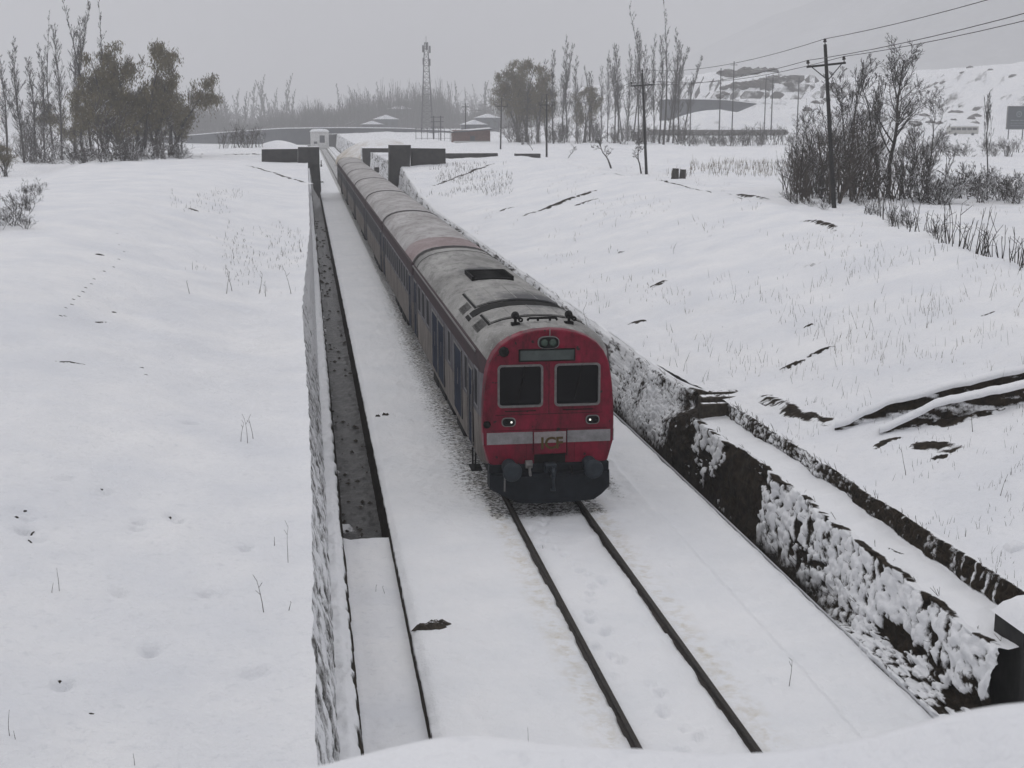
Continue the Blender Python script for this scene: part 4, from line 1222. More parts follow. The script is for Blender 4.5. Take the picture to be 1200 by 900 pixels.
ORD = ['first','second','third','fourth','fifth','sixth','seventh','eighth','ninth','tenth','eleventh','twelfth','thirteenth','fourteenth','fifteenth','sixteenth','seventeenth','eighteenth','nineteenth','twentieth','twenty first','twenty second']
# ------------------------------------------------------------------ bridge parapet under the camera, wing wall post
def parapet():
    key = [(-300, 1010), (200, 925), (425, 894), (470, 879), (520, 870), (600, 874), (690, 883), (800, 885), (900, 887), (960, 878), (1000, 872), (1085, 853), (1140, 843), (1200, 831), (1500, 800)]
    xs = np.linspace(-300, 1500, 150)
    ty = np.interp(xs, [k_[0] for k_ in key], [k_[1] for k_ in key])
    Yd = np.interp(xs, [0, 500, 900, 1200, 1500], [3.3, 3.3, 3.1, 2.5, 2.3])
    E_ = np.array([onY(a, b_, y) for a, b_, y in zip(xs, ty, Yd)])
    k_ = np.ones(9) / 9
    for c in (0, 1, 2): E_[4:-4, c] = np.convolve(E_[:, c], k_, 'valid')
    rows = [(.14, -.75), (.16, -.35), (.14, -.14), (.09, -.03), (.0, .0), (-.3, .005), (-.8, .0), (-1.3, -.02), (-2.0, -.05)]
    X = np.array([E_[:, 0]] * len(rows)); Y = np.array([E_[:, 1] + r_[0] for r_ in rows]); Z = np.array([E_[:, 2] + r_[1] for r_ in rows])
    Z = Z + (fbm(X / .3, Y / .3, 91) - .5) * .035
    return X, Y, Z
bp = thing('bridge_parapet', (CAM_X, 2, 6), 'snow capped parapet of the road bridge along the bottom edge of the picture', 'parapet')
X, Y, Z = parapet()
grid('snow_cap', X - CAM_X, Y - 2, Z - 6, M['snow_plain'], None, bp)
mb = MB(); mb.box(-6, 6.5, -1.3, .15, .2, .9); mb.build('wall', M['concrete_grey'], bp)
# dark wing wall post at the end of the bank
def snowcap(mb, x0, x1, y0, y1, z, h, n=9):
    xs = np.linspace(x0, x1, n); ys = np.linspace(y0, y1, n); V = []; F = []
    for i in range(n):
        for j in range(n):
            e = (1 - abs(2 * i / (n - 1) - 1) ** 3.5) * (1 - abs(2 * j / (n - 1) - 1) ** 3.5)
            V.append((xs[i], ys[j], z + h * e ** .5 + .12 * h * math.sin(i * 2.1 + j * 1.3) * e))
    for i in range(n - 1):
        for j in range(n - 1): F.append((i * n + j, (i + 1) * n + j, (i + 1) * n + j + 1, i * n + j + 1))
    return mb.add(V, F)
wy = 18.3
a = onY(1161, 770, wy + 1.0); zt_ = onY(1185, 722, wy + .5)[2]; zb = -1.6
wp = thing('wing_wall', (a[0], wy, 0), 'dark stained end wall with a thick snow cap where the bushy bank ends', 'end wall')
mb = MB(); mb.box(0, 2.6, 0, 1.0, zb, zt_ - .02, 0, .05); mb.build('wall', M['concrete'], wp)
mb = MB(); snowcap(mb, -.06, 2.65, -.10, 1.05, zt_ - .06, .36, 15); mb.build('snow_cap', M['snow_plain'], wp, True)
a = onY(1183, 650, 21.5)
gp_ = thing('bank_post', (a[0] + .1, 21.5, gz(a[0], 21.5) - .5), 'grey concrete post with snow on top behind the dark end wall', 'post')
mb = MB(); mb.box(-.13, .17, -.15, .15, -1.3, .42, 0, .02); mb.build('shaft', M['concrete_grey'], gp_)
mb = MB(); snowcap(mb, -.2, .24, -.2, .2, .40, .22, 9); mb.build('snow_cap', M['snow_plain'], gp_, True)

# ------------------------------------------------------------------ soil showing through the snow, footprints as dark dots
def soil_print_patch(pts, width, label, name='soil_print_patch', h=.05, seed=0, lift=.0):
    """broken line of bare soil (also dark footprint dots) along a ground polyline (x, y); snow keeps most of its margin"""
    pts = np.array(pts, float)
    seg = np.linalg.norm(np.diff(pts, axis=0), axis=1); L = seg.sum(); W_ = width * 2.2
    n = int(np.clip(L / max(width * .07, .03), 20, 420)); m = 15
    s_ = np.concatenate([[0], np.cumsum(seg)]); q = np.linspace(0, L, n)
    P = np.stack([np.interp(q, s_, pts[:, k_]) for k_ in (0, 1)], 1)
    t_ = np.gradient(P, axis=0); t_ /= np.linalg.norm(t_, axis=1)[:, None]; nn = np.stack([-t_[:, 1], t_[:, 0]], 1)
    f_ = np.linspace(-.5, .5, m)
    off = (fbm(q / (width * 3 + .1), q * 0 + 3, seed + 4, 3) - .5) * width * 1.2
    X = P[:, :1] + nn[:, :1] * (off[:, None] + f_[None] * W_); Y = P[:, 1:] + nn[:, 1:] * (off[:, None] + f_[None] * W_)
    e = np.sin(np.linspace(.02, math.pi - .02, n)) ** .5
    prof = (1 - np.abs(2 * f_) ** 1.5)[None] * e[:, None]
    rough = fbm(X / (width * .5), Y / (width * .5), seed, 6)
    Z = ground(X, Y) - .02 + prof * (.02 + h * .5) + (rough - .5) * h * .8 * prof
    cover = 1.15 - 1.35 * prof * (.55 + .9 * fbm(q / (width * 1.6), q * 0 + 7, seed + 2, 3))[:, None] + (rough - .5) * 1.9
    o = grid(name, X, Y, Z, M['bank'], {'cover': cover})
    o['kind'] = 'structure'
    return o
def soil_px(pxs, width, h=.06, seed=0):
    return soil_print_patch([on_ground(*p)[:2] for p in pxs], width, None, 'soil_print_patch', h, seed)
k0 = 0
for pxs, w, h in [
    ([(606, 255), (655, 238), (703, 221)], .55, .20), ([(582, 250), (605, 242)], .3, .1), ([(668, 243), (703, 232)], .3, .1),
    ([(722, 297), (733, 294)], .25, .08), ([(735, 381), (758, 375)], .35, .10), ([(762, 337), (781, 328)], .28, .12), ([(912, 434), (945, 421)], .16, .12), ([(946, 419), (979, 404)], .16, .12),
    ([(888, 464), (930, 483), (975, 499)], .34, .14), ([(700, 204), (780, 212), (880, 234)], .25, .08), ([(866, 227), (897, 234)], .5, .15), ([(940, 257), (982, 270)], .3, .12),
    ([(1023, 528), (1040, 517), (1062, 513)], .22, .03), ([(1060, 520), (1095, 524), (1126, 530)], .42, .04), ([(1085, 538), (1115, 530)], .25, .03),
    ([(1040, 500), (1110, 494), (1165, 478), (1199, 462)], .30, .10), ([(1125, 490), (1199, 468)], .2, .1),
    ([(495, 221), (540, 206), (582, 191)], .35, .10), ([(256, 182), (308, 182)], .8, .25), ([(284, 194), (325, 205), (363, 216)], .35, .09), ([(940, 384), (955, 379)], .12, .08),
    ([(60, 424), (85, 426), (106, 429)], .10, .03), ([(109, 379), (126, 378)], .10, .03), ([(129, 367), (137, 367)], .10, .03), ([(113, 300), (122, 300)], .22, .06), ([(224, 247), (229, 247)], .35, .12), ([(128, 240), (133, 240)], .3, .1),
    ([(640, 390), (650, 388)], .12, .06), ([(696, 440), (706, 436)], .12, .05), ([(1145, 370), (1170, 362)], .12, .03), ([(1040, 640), (1060, 648)], .04, .02)]:
    k0 += 1; soil_px(pxs, w, h, 100 + k0)
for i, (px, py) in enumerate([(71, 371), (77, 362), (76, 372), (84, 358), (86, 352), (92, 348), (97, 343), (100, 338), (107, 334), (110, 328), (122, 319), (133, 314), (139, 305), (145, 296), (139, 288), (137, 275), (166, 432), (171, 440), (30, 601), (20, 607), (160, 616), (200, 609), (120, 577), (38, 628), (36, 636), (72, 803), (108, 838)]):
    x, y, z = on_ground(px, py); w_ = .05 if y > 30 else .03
    soil_print_patch([(x - w_ * 1.5, y), (x + w_ * 1.5, y + .02)], w_ * 1.6, None, 'soil_print_patch', .02, 300 + i)  # footprint trail: shade of the small hollows drawn as dark dots
def track_patch(px, py, rx, ry, seed):
    c = gp(px, py, -.18); g = np.random.default_rng(seed); V = [(c[0], c[1], -.13)]; n = 22
    for ring in (.5, 1.0):
        for i in range(n):
            a = 2 * math.pi * i / n; r_ = ring * (1 + .5 * (vnoise(np.array([i * .7]), np.array([seed * 3.]), 3)[0] - .5) * 2 * ring)
            V.append((c[0] + rx * r_ * math.cos(a), c[1] + ry * r_ * math.sin(a), (-.12 + g.uniform(-.02, .03)) if ring < 1 else -.22))
    F = [(0, 1 + i, 1 + (i + 1) % n, 1 + (i + 1) % n) for i in range(n)]
    mb = MB(); mb.v = V; mb.f = [f[:3] for f in F] + [(1 + i, 1 + n + i, 1 + n + (i + 1) % n, 1 + (i + 1) % n) for i in range(n)]; mb.m = [0] * len(mb.f)
    tag(mb.build('soil_print_patch', M['soil']), kind='structure')
track_patch(512, 732, .26, .20, 3); track_patch(496, 736, .22, .07, 9); track_patch(452, 487, .13, .14, 5); track_patch(443, 489, .12, .06, 6)

# culvert mouth with stone slabs
cx, cyy, cz = on_ground(848, 464)
cv_ = thing('culvert', (cx, cyy, cz), 'brown stone culvert mouth breaking the top of the right bank', 'culvert')
mb = MB(); mb.box(-.75, .95, -.32, .10, -.5, .05, 0, .04); mb.build('slab', M['soil'], cv_)
mb = MB(); mb.box(-.85, .75, -.62, -.36, -.6, -.08, 0, .04); mb.build('slab', M['soil'], cv_)
mb = MB(); mb.box(-.35, 1.1, .12, .42, -.4, .10, 0, .04); mb.build('slab', M['soil'], cv_)

# two snow capped kerbs of the drain chute on the right slope
def kerb(pa, pb, wid, hgt, label, seed):
    a, b_ = np.array(on_ground(*pa)), np.array(on_ground(*pb))
    t = thing('drain_kerb', tuple(a), label, 'kerb', 'kerbs of the drain chute')
    n = 46; L = np.linalg.norm((b_ - a)[:2]); d = (b_ - a)[:2] / L; nn = np.array([-d[1], d[0]])
    if nn[1] < 0: nn = -nn
    s_ = np.linspace(0, L * 1.25, n)
    px = a[0] + d[0] * s_; py = a[1] + d[1] * s_
    gzv = a[2] + (b_[2] - a[2]) * s_ / L
    rise = hgt * np.clip(s_ / 1.2, 0.25, 1)
    n2 = 300; q_ = np.linspace(0, L * 1.25, n2); qx = a[0] + d[0] * q_; qy = a[1] + d[1] * q_; qz = a[2] + (b_[2] - a[2]) * q_ / L; qr = hgt * np.clip(q_ / 1.2, .25, 1)
    fr = np.linspace(-.4, 1, 14)
    jj = (fbm(q_[:, None] / .18, fr[None] * 3, seed + 3, 4) - .5) * .09
    X = np.concatenate([qx[:, None] + nn[0] * jj, (qx + nn[0] * wid)[:, None], (qx + nn[0] * wid)[:, None]], 1)
    Y = np.concatenate([qy[:, None] + nn[1] * jj, (qy + nn[1] * wid)[:, None], (qy + nn[1] * wid)[:, None]], 1)
    Z = np.concatenate([qz[:, None] + qr[:, None] * fr[None], (qz + qr)[:, None], (qz - .3)[:, None]], 1)
    grid('wall', X - a[0], Y - a[1], Z - a[2], M['bank'], {'cover': .10 + (fbm(X / .30 + Y / .3, Z / .14, seed, 5) - .45) * 1.7 + .5 * np.exp(-((Z - qz[:, None]) / .07) ** 2)}, t, False)
    pr_ = [(-.05, -.03), (-.07, .03), (-.03, .09), (wid * .3, .14), (wid * .7, .13), (wid + .05, .05), (wid + .25, -.12)]
    nz_ = (fbm(s_ / .35, s_ * 0 + seed, seed) - .5)
    X = np.array([px + nn[0] * p[0] for p in pr_]).T; Y = np.array([py + nn[1] * (p[0] + nz_ * .05) for p in pr_]).T
    Z = np.array([gzv + rise + p[1] + nz_ * .06 for p in pr_]).T
    grid('snow_cap', X - a[0], Y - a[1], Z - a[2], M['snow_plain'], None, t)
kerb((978, 504), (1199, 450), .24, .36, 'upper snow capped kerb running up the right slope', 3)
kerb((1030, 509), (1199, 472), .26, .40, 'lower snow capped kerb beside the dark muddy patch', 8)

# ------------------------------------------------------------------ abutments across the cutting
YA = 163.0
def quad_px(px_list, Y): return [tuple(onY(x, y, Y)[[0, 2]]) for x, y in px_list]
def px_prism(name, pxs, Y, th, parent, org, mat):
    poly = [(x - org[0], z - org[2]) for x, z in quad_px(pxs, Y)]
    mb = MB(); mb.prism(poly, Y - org[1], Y + th - org[1]); return mb.build(name, mat, parent)
org = (-5.5, YA, 0)
ab = thing('bridge_abutment', org, 'dark concrete bridge abutment with its wing wall on the left of the track', 'abutment')
px_prism('cap_block', [(348.6, 203), (348.6, 172.8), (373.5, 172.8), (374, 192)], YA, 3.2, ab, org, M['concrete'])
px_prism('column', [(361, 191.5), (374, 192.3), (376, 224), (373.5, 233), (367, 222)], YA + .3, 2.2, ab, org, M['concrete'])
px_prism('wing_wall', [(306, 196), (306, 175.5), (348.4, 175), (348.4, 203)], YA + .8, 1.2, ab, org, M['concrete'])
org = (6.0, YA - 4, 0)
ab = thing('bridge_abutment', org, 'dark concrete bridge abutment with its wing wall on the right of the train', 'abutment')
px_prism('column', [(456, 226), (456, 170.2), (481, 170.2), (478.5, 226)], YA - 4, 2.6, ab, org, M['concrete'])
px_prism('wing_wall', [(481.4, 205), (481.4, 173.8), (521.5, 174.2), (522, 200)], YA - 3, 1.2, ab, org, M['concrete'])
org = (4.0, 205, 0)
ab = thing('portal_frame', org, 'dark concrete frame leg with a beam, behind the right abutment', 'concrete frame')
px_prism('column', [(424, 174), (434, 174), (433, 200), (425.5, 200)], 205, 1.6, ab, org, M['concrete'])
px_prism('beam', [(434.2, 174), (458, 174), (458, 179), (434.2, 179)], 205.1, 1.2, ab, org, M['concrete'])
sy = 180
a, b_ = onY(522, 182, sy), onY(583, 182, sy)
mb = MB(); mb.box(0, b_[0] - a[0], 0, 2.5, -2.2, .25, 0, .05); o = mb.build('concrete_slab', M['concrete'])
o.location = (a[0], sy, a[2]); tag(o, 'long low dark concrete slab lying in the snow beside the right wing wall', 'concrete slab')
a, b_ = onY(604, 182, 178), onY(633, 182, 178)
mb = MB(); mb.box(0, b_[0] - a[0], 0, 1.5, -2.2, .22, 0, .05); o = mb.build('concrete_slab', M['concrete'])
o.location = (a[0], 178, a[2]); tag(o, 'short dark slab near the foot of the lone electricity pole', 'concrete slab')
a = gp(376, 196, -.2)
mb = MB(); mb.box(-.18, .18, -.15, .15, 0, .5, 0, .03); mb.box(-.09, .09, -.1, .1, .49, 1.35, 0, .03); o = mb.build('marker_post', M['pole'])
o.location = tuple(a); tag(o, 'small dark marker post at the snowy edge of the drain, beyond the left abutment', 'marker post')
a = gp(377, 215, -.2)
mb = MB(); mb.box(-.55, .55, -.5, .5, -.16, .02, 0, .02); o = mb.build('drain_cover', M['concrete_grey']); o.location = (a[0] - .35, a[1], .06)
tag(o, 'pale slab laid across the drain near the left abutment', 'slab')
a = onY(441, 200, 190)
mb = MB(); mb.rod((0, 0, -3), (0, 0, .0), .08); mb.box(-.35, .35, -.2, .2, -.3, .45, 0, .05); o = mb.build('signal_box', M['pole']); o.location = tuple(a)
tag(o, 'small dark signal box on a post, between the concrete frame and the right column', 'signal')

# ------------------------------------------------------------------ poles and wires
POLES = []
def power_pole(base, top_px, H, label, lean, arm=1.15, style=0, rz=.0):
    t = thing('electricity_pole', base, label, 'utility pole', 'electricity poles', rz)
    t.rotation_euler = (0, lean, rz)
    mb = MB(); mb.rod((0, 0, -.6), (0, 0, H), .15, .10, 8); mb.build('pole', M['pole'], t, True)
    za = H - 1.15
    mb = MB(); mb.box(-arm, arm, -.06, .06, za - .05, za + .07, 0); mb.build('cross_arm', M['pole'], t)
    for s_ in (-1, 1):
        mb = MB(); mb.rod((s_ * arm * .8, -.08, za), (0, -.13, za - .85), .03, .03, 5); mb.build('brace', M['pole'], t)
    pts = []
    for x, z in ((-arm + .08, za + .07), (arm - .08, za + .07), (0, H)):
        mb = MB(); mb.disc_lathe([(.03, 0), (.03, .10), (.10, .12), (.11, .18), (.07, .22), (.10, .25), (.05, .32), (0, .33)], (x, 0, z), 'z', 8); mb.build('insulator', M['ceramic'], t)
        pts.append((x, 0, z + .3))
    bpy.context.view_layer.update()
    from mathutils import Matrix, Euler
    mw = Matrix.Translation(Vector(base)) @ Euler((0, lean, rz)).to_matrix().to_4x4()
    POLES.append([mw @ Vector(p) for p in pts])
    return t
for bpx, tpx, label in (((977, 243), (966, 50), 'tall dark electricity pole leaning left in front of the bare thicket on the right'),
                        ((757, 204), (752, 85), 'dark electricity pole with a cross arm, standing behind the stump'),
                        ((640, 184), (640, 113), 'thin electricity pole with a braced cross arm, standing alone in front of the willows'),
                        ((586, 175), (587, 117), 'hazy electricity pole farthest down the line, beside the brown shed')):
    x, y, z = on_ground(*bpx)
    top = onY(*tpx, y)
    power_pole((x, y, z), tpx, top[2] - z, label, math.atan2(top[0] - x, top[2] - z))
# the pole line runs on past the right edge of the picture
d0 = Vector(POLES[0][0]) - Vector(POLES[1][0])
prev = [p + Vector((-1.5, -46, 2.3)) for p in POLES[0]]
nxt = [p + Vector((.5, 60, 0)) for p in POLES[3]]
chain = [prev] + POLES + [nxt]
for w in range(3):
    W = Wood()
    for A, B in zip(chain[:-1], chain[1:]):
        a, b_ = np.array(A[w]), np.array(B[w]); L = np.linalg.norm(b_ - a); sag = .0005 * L * L / 2
        ps_ = [a + (b_ - a) * t - np.array([0, 0, 4 * sag * t * (1 - t)]) for t in np.linspace(0, 1, 15)]
        for p, q in zip(ps_[:-1], ps_[1:]): W.seg(p, q, .018, .018)
    o = link('overhead_wire', W.mesh('overhead_wire', 4), M['wire'])
    tag(o, ['wire strung along the left ends of the pole cross arms', 'wire strung along the right ends of the pole cross arms', 'uppermost wire, strung over the tops of the electricity poles'][w], 'wire', 'overhead wires')
# distant slim poles below the mounds
for i, (px, py, tp) in enumerate([(842, 160, 80), (857, 158, 72), (895, 152, 88), (903, 152, 90), (933, 160, 90), (808, 158, 95), (545, 158, 122), (690, 160, 112)]):
    Y_ = 330 + 12 * (i % 3) if px > 800 else 330
    a = onY(px, py, Y_); H = (py - tp) * Y_ / F_PX
    t = thing('slim_pole', (a[0], a[1], gz(a[0], a[1])), ['slim distant pole in front of the left half of the dug mound', 'taller slim pole in front of the middle of the dug mound', 'left one of two slim poles standing close together beyond the fields', 'right one of two slim poles standing close together beyond the fields', 'slim distant pole just left of the leaning pole thicket', 'slim distant pole behind the right end of the bare poplars', 'slim hazy pole in front of the brown shed', 'slim hazy pole in the middle of the right grove'][i], 'utility pole', 'distant poles')
    H += a[2] - gz(a[0], a[1])
    mb = MB(); mb.rod((0, 0, -.5), (0, 0, H), .17, .12, 6); mb.build('pole', M['pole'], t)
    mb = MB(); mb.box(-.9, .9, -.06, .06, H - 1.0, H - .85); mb.build('cross_arm', M['pole'], t)

# ------------------------------------------------------------------ trees
PA = [poplar(21, 20, .20, .014, 44), poplar(22, 20, .18, .014, 42, .30, .20), poplar(23, 20, .16, .013, 50, .18, .23)]
TALL = [poplar(31, 22, .20, .011, 22, .55, .13), poplar(32, 22, .18, .011, 24, .45, .12)]
WL = [willow(41, 10, .22, 8200, .16), willow(42, 10, .20, 7400, .16), willow(43, 10, .21, 7800, .16)]
def place_tree(kind, px, py, tp, label, group=None, rz=0, base=20., cat='bare tree', name='bare_poplar', sx=1.0, dist=None):
    x, y, z = on_ground(px, py)
    if dist: 
        q = onY(px, py, dist); x, y = q[0], q[1]; z = gz(x, y)
    H = CAM_Z + (onY(px, tp, y)[2] - CAM_Z) - z
    s = H / base
    mc = M['bark']
    return tree_thing(name, (x, y, z - .1), label, cat, group, kind[0], kind[1], M['bark'], mc, None, rz, s * sx, s)
def place_willow(kind, px, py, tp, label, group=None, rz=0, mat='leaf', sx=1.0, dist=None, base=10.):
    x, y, z = on_ground(px, py)
    if dist:
        q = onY(px, py, dist); x, y = q[0], q[1]; z = gz(x, y)
    H = onY(px, tp, y)[2] - z
    o = tree_thing('willow_tree', (x, y, z - .1), label, 'willow', group, kind[0], kind[2], M['bark'], M[mat], kind[1], rz, H / base * sx, H / base)
    return o
GL = 'bare poplars in the left grove'
place_tree(TALL[0], 108, 187, -6, 'tallest bare poplar of the left grove, its thin top above the willows', GL, .4, 22)
place_tree(TALL[1], 126, 186, 0, 'slim bare poplar rising just left of the greenish willows', GL, 2.1, 22)
place_tree(PA[1], 86, 188, 4, 'bare poplar with feathery top left of the tallest one', GL, 1.0)
place_tree(PA[0], 72, 189, 35, 'shorter feathery poplar leaning among the left undergrowth', GL, 3.0)
place_tree(PA[2], 28, 192, 55, 'wide twiggy bare tree at the left end of the grove', GL, 2.0, 20, sx=1.3)
place_tree(PA[0], 8, 192, 70, 'twiggy bare tree cut by the left edge of the picture', GL, 4.0, 20, sx=1.3)
place_tree(PA[2], 52, 189, 62, 'dense twiggy bare tree behind the snowy weeds of the left bank', GL, 5.0, 20, sx=1.3)
place_tree(PA[1], 98, 187, 22, 'thin bare pole of a tree between the two tallest left poplars', GL, 2.2)
place_tree(TALL[1], 64, 188, 16, 'slim bare poplar standing left of the feathery one', GL, 1.2, 22)
place_tree(PA[0], 40, 190, 72, 'hazy twiggy tree in the left part of the grove', GL, 3.3, 20, sx=1.5)
GW = 'greenish willows in the left grove'
place_willow(WL[0], 143, 186, 52, 'greenish brown willow nearest the tall poplars of the left grove', GW, .6, sx=.80)
place_willow(WL[1], 166, 185, 44, 'tallest greenish brown willow, in the middle of the left grove', GW, 2.6, sx=.85)
place_willow(WL[2], 200, 183, 72, 'broad drooping willow at the right end of the left grove', GW, 4.4, sx=1.05)
place_willow(WL[1], 122, 187, 95, 'low dull willow wedged behind the poplar trunks', GW, 5.1, 'leaf_grey', sx=1.1)
place_willow(WL[2], 96, 188, 108, 'low grey willow in the thick of the left undergrowth', GW, 1.1, 'leaf_grey', sx=1.2)
place_willow(WL[0], 182, 184, 88, 'bushy olive willow filling the gap right of the tallest willow', GW, 3.3, sx=1.0)
place_willow(WL[2], 150, 187, 98, 'low bushy willow in front of the left grove trunks', GW, 2.2, 'leaf_grey', sx=1.3)
place_willow(WL[1], 212, 182, 112, 'small drooping willow at the far right end of the left grove', GW, 0.4, sx=1.2)

SH = [shrub(51, 3.2, 10, .40, .012, (0, 5, 6)), shrub(52, 3.2, 9, .32, .012, (0, 5, 6)), shrub(53, 3.2, 11, .5, .012, (0, 5, 6))]
M['bark_fl'] = mat_snowtop('flecked_twigs', (.036, .030, .026), (.08, .068, .058), .48, .82, 4, nscale=1.5, amt=1.2)
for i, s_ in enumerate(SH): s_.materials.append(M['bark_fl'])
SHU = [shrub(56, 5, 6, .17, .008, (0, 6, 6), .24), shrub(57, 5, 5, .22, .008, (0, 6, 6), .2), shrub(58, 5, 7, .15, .008, (0, 5, 6), .26)]
M['bark_flecked'] = mat_snowtop('snow_flecked_bark', (.040, .032, .026), (.085, .070, .058), .45, .8, 4, nscale=1.5, amt=1.2)
for s_ in SHU: s_.materials.append(M['bark_flecked'])
SHS = [shrub(54, 1.2, 11, .60, .008, (0, 4, 5), .04), shrub(55, 1.2, 9, .55, .008, (0, 4, 5), .04)]
for s_ in SHS: s_.materials.append(M['bark_snowy'])
SHH = shrub(59, 3.2, 13, .45, .013, (0, 5, 6)); SHH.materials.append(M['bark_snowy'])
def place_shrub(me, px, py, H, label, group, rz=0, base=3.2, cat='shrub', name='bare_shrub', sx=1., dist=None, wide=None):
    x, y, z = on_ground(px, py)
    if dist:
        q = onY(px, py, dist); x, y = q[0], q[1]; z = gz(x, y)
    o = link(name, me, None); o.location = (x, y, z - .05); o.rotation_euler = (0, 0, rz); s = H / base; o.scale = (s * sx, s * sx, s)
    return tag(o, label, cat, group)
g = random.Random(5)
for i in range(20):                                        # thicket below the left grove
    px = g.uniform(-8, 205); place_shrub(SH[i % 3], px, g.uniform(184, 191) - max(0, px - 100) * .035, g.uniform(4.0, 9.0) * (1 if px < 150 else .7), 'tangled leafless thicket shrub under the left grove', 'thicket shrubs of the left grove', g.uniform(0, 6.28))
for i in range(30):                                        # low snowy bushes at the foot of the grove
    px = g.uniform(35, 215); place_shrub(SHS[i % 2], px, 192 - max(0, px - 60) * .045 + g.uniform(-1, 2), g.uniform(1.2, 3.0), 'low snow laden bush along the foot of the left grove', 'snowy bushes at the foot of the left grove', g.uniform(0, 6.28), 1.2, name='snowy_bush', sx=1.3)
place_willow(WL[0], 6, 208, 163, 'ochre leaved bush at the left edge of the picture', None, 1, 'ochre', sx=1.3).name = 'ochre_bush'
place_shrub(SHS[0], 5, 209, 1.8, 'snowy bush under the ochre leaved bush', None, 1, 1.2, name='snowy_bush')
for i in range(17):                                        # weeds on the shoulder of the left bank
    t = i / 16; px = 52 - 54 * t + g.uniform(-13, 13); py = 222 + 52 * t + g.uniform(-12, 16)
    place_shrub(SHS[i % 2], px, py, g.uniform(.45, 1.35), 'dark snow flecked weed clump on the shoulder of the left bank', 'weed clumps on the left bank shoulder', g.uniform(0, 6.28), 1.2, name='weed_clump')

GR = 'trees of the grove right of the train'
WD = 300
for px, tp, k_, rz, sx, lb, mt in ((606, 78, 0, .2, .85, 'hazy willow at the left end of the right grove, bending left', 'leaf_grey'), (617, 66, 1, 1.2, .85, 'tallest hazy willow at the left end of the right grove', 'leaf_grey'), (631, 76, 2, 2.9, .8, 'hazy willow directly behind the lone electricity pole', 'leaf_grey'),
                                   (684, 98, 1, 4.0, .8, 'leaning willow in the middle of the right grove', 'leaf_grey')):
    place_willow(WL[k_], px, 165, tp, lb, GR, rz, mt, sx, WD)
for i, (px, tp, k_, sx) in enumerate([(648, 62, 0, 1), (658, 52, 1, 1), (664, 50, 2, 1), (695, 78, 1, .9), (704, 80, 0, .9), (711, 66, 2, .8), (720, 56, 0, .9), (729, 52, 1, .9), (735, 60, 2, 1), (741, 40, 1, .9), (748, 50, 0, .9), (766, 48, 2, .9), (772, 45, 0, 1), (788, 42, 2, 1.1), (795, 55, 0, 1.1), (800, 66, 1, 1.3), (676, 72, 2, 1.3), (690, 86, 0, 1.5), (724, 70, 1, 1.4), (752, 60, 2, 1.4), (782, 56, 1, 1.4), (640, 70, 1, 1.2)]):
    place_tree(PA[k_], px, 165, tp, ORD[i] + ' feathery bare poplar from the left in the right grove', GR, i * 1.3, 20, sx=sx, dist=WD - 15 + (i * 37) % 40)
place_tree(TALL[0], 756, 165, 2, 'tall thin poplar soaring above the right grove, left of the tallest', GR, .8, 22, dist=WD - 20)
place_tree(TALL[1], 777, 165, -4, 'tallest thin poplar at the right end of the right grove', GR, 2.4, 22, dist=WD - 25)
for i in range(40):
    px = g.uniform(598, 800); place_shrub(SH[i % 3], px, 166, g.uniform(3, 7), 'leafless thicket shrub under the right grove', 'thicket shrubs of the right grove', g.uniform(0, 6.28), dist=WD - 30 + g.uniform(0, 45))
for i in range(34):
    px = g.uniform(795, 1000); place_shrub(SH[i % 3], px, 163, g.uniform(2.0, 4.5), 'dark leafless bush in the row beyond the fields', 'bush row beyond the fields', g.uniform(0, 6.28), dist=250 + g.uniform(0, 30), sx=1.3)
for i in range(26):
    px = g.uniform(1000, 1215); place_shrub((SH + SHS)[i % 5], px, 180, g.uniform(1.6, 3.2), 'snow flecked bush behind the right hand hedge', 'bushes behind the right hedge', g.uniform(0, 6.28), 3.2 if i % 5 < 3 else 1.2, dist=170 + g.uniform(0, 50), sx=1.3)
# thicket around the leaning pole
GC = 'bare stems around the leaning pole'
big = bare_tree(61, 8.4, .17, (0, 8, 9, 24), .16, .08, (.45, 1.05), .010)
for me in big: me.materials.append(M['bark'])
def place_big(meshes, px, py, tp, label, rz, base, sx=1., grp=GC):
    x, y, z = on_ground(px, py); H = onY(px, tp, y)[2] - z; s = H / base
    return tree_thing('bare_tree', (x, y, z - .1), label, 'bare tree', grp, meshes[0], meshes[1], M['bark'], M['bark'], None, rz, s * sx, s)
place_big(big, 1040, 232, 62, 'largest spreading bare tree, right of the leaning pole', .7, 8.6, 1.0)
b2 = bare_tree(62, 8, .10, (0, 5, 6, 14), .4, .05, (.2, .5), .011)
place_big(b2, 1003, 228, 78, 'straight bare tree close behind the leaning pole', 2.0, 8.2, .9)
place_big(b2, 1014, 226, 95, 'second straight bare tree behind the leaning pole, slightly shorter', 4.0, 8.2, .9)
place_big(b2, 1158, 212, 112, 'thin lone bare sapling above the right hand hedge', 1.0, 8.2, .8)
place_big(big, 1066, 226, 150, 'low spreading bare tree at the right end of the thicket', 3.0, 8.6, 1.0)
for i in range(17):
    px = 922 + 92 * (i + g.random()) / 17; place_shrub(SHU[i % 3], px, g.uniform(222, 238), g.uniform(3.2, 7.2) * (.75 if px < 945 else 1), 'upright leafless shrub of the thicket around the leaning pole', GC, g.uniform(0, 6.28), 5)
for i in range(9):
    place_shrub(SHU[i % 3], g.uniform(1010, 1090), g.uniform(222, 236), g.uniform(2.0, 4.5), 'upright leafless shrub of the thicket around the leaning pole', GC, g.uniform(0, 6.28), 5)
b3 = bare_tree(64, 6.5, .09, (0, 7, 8, 18), .14, .09, (.45, 1.0), .009)
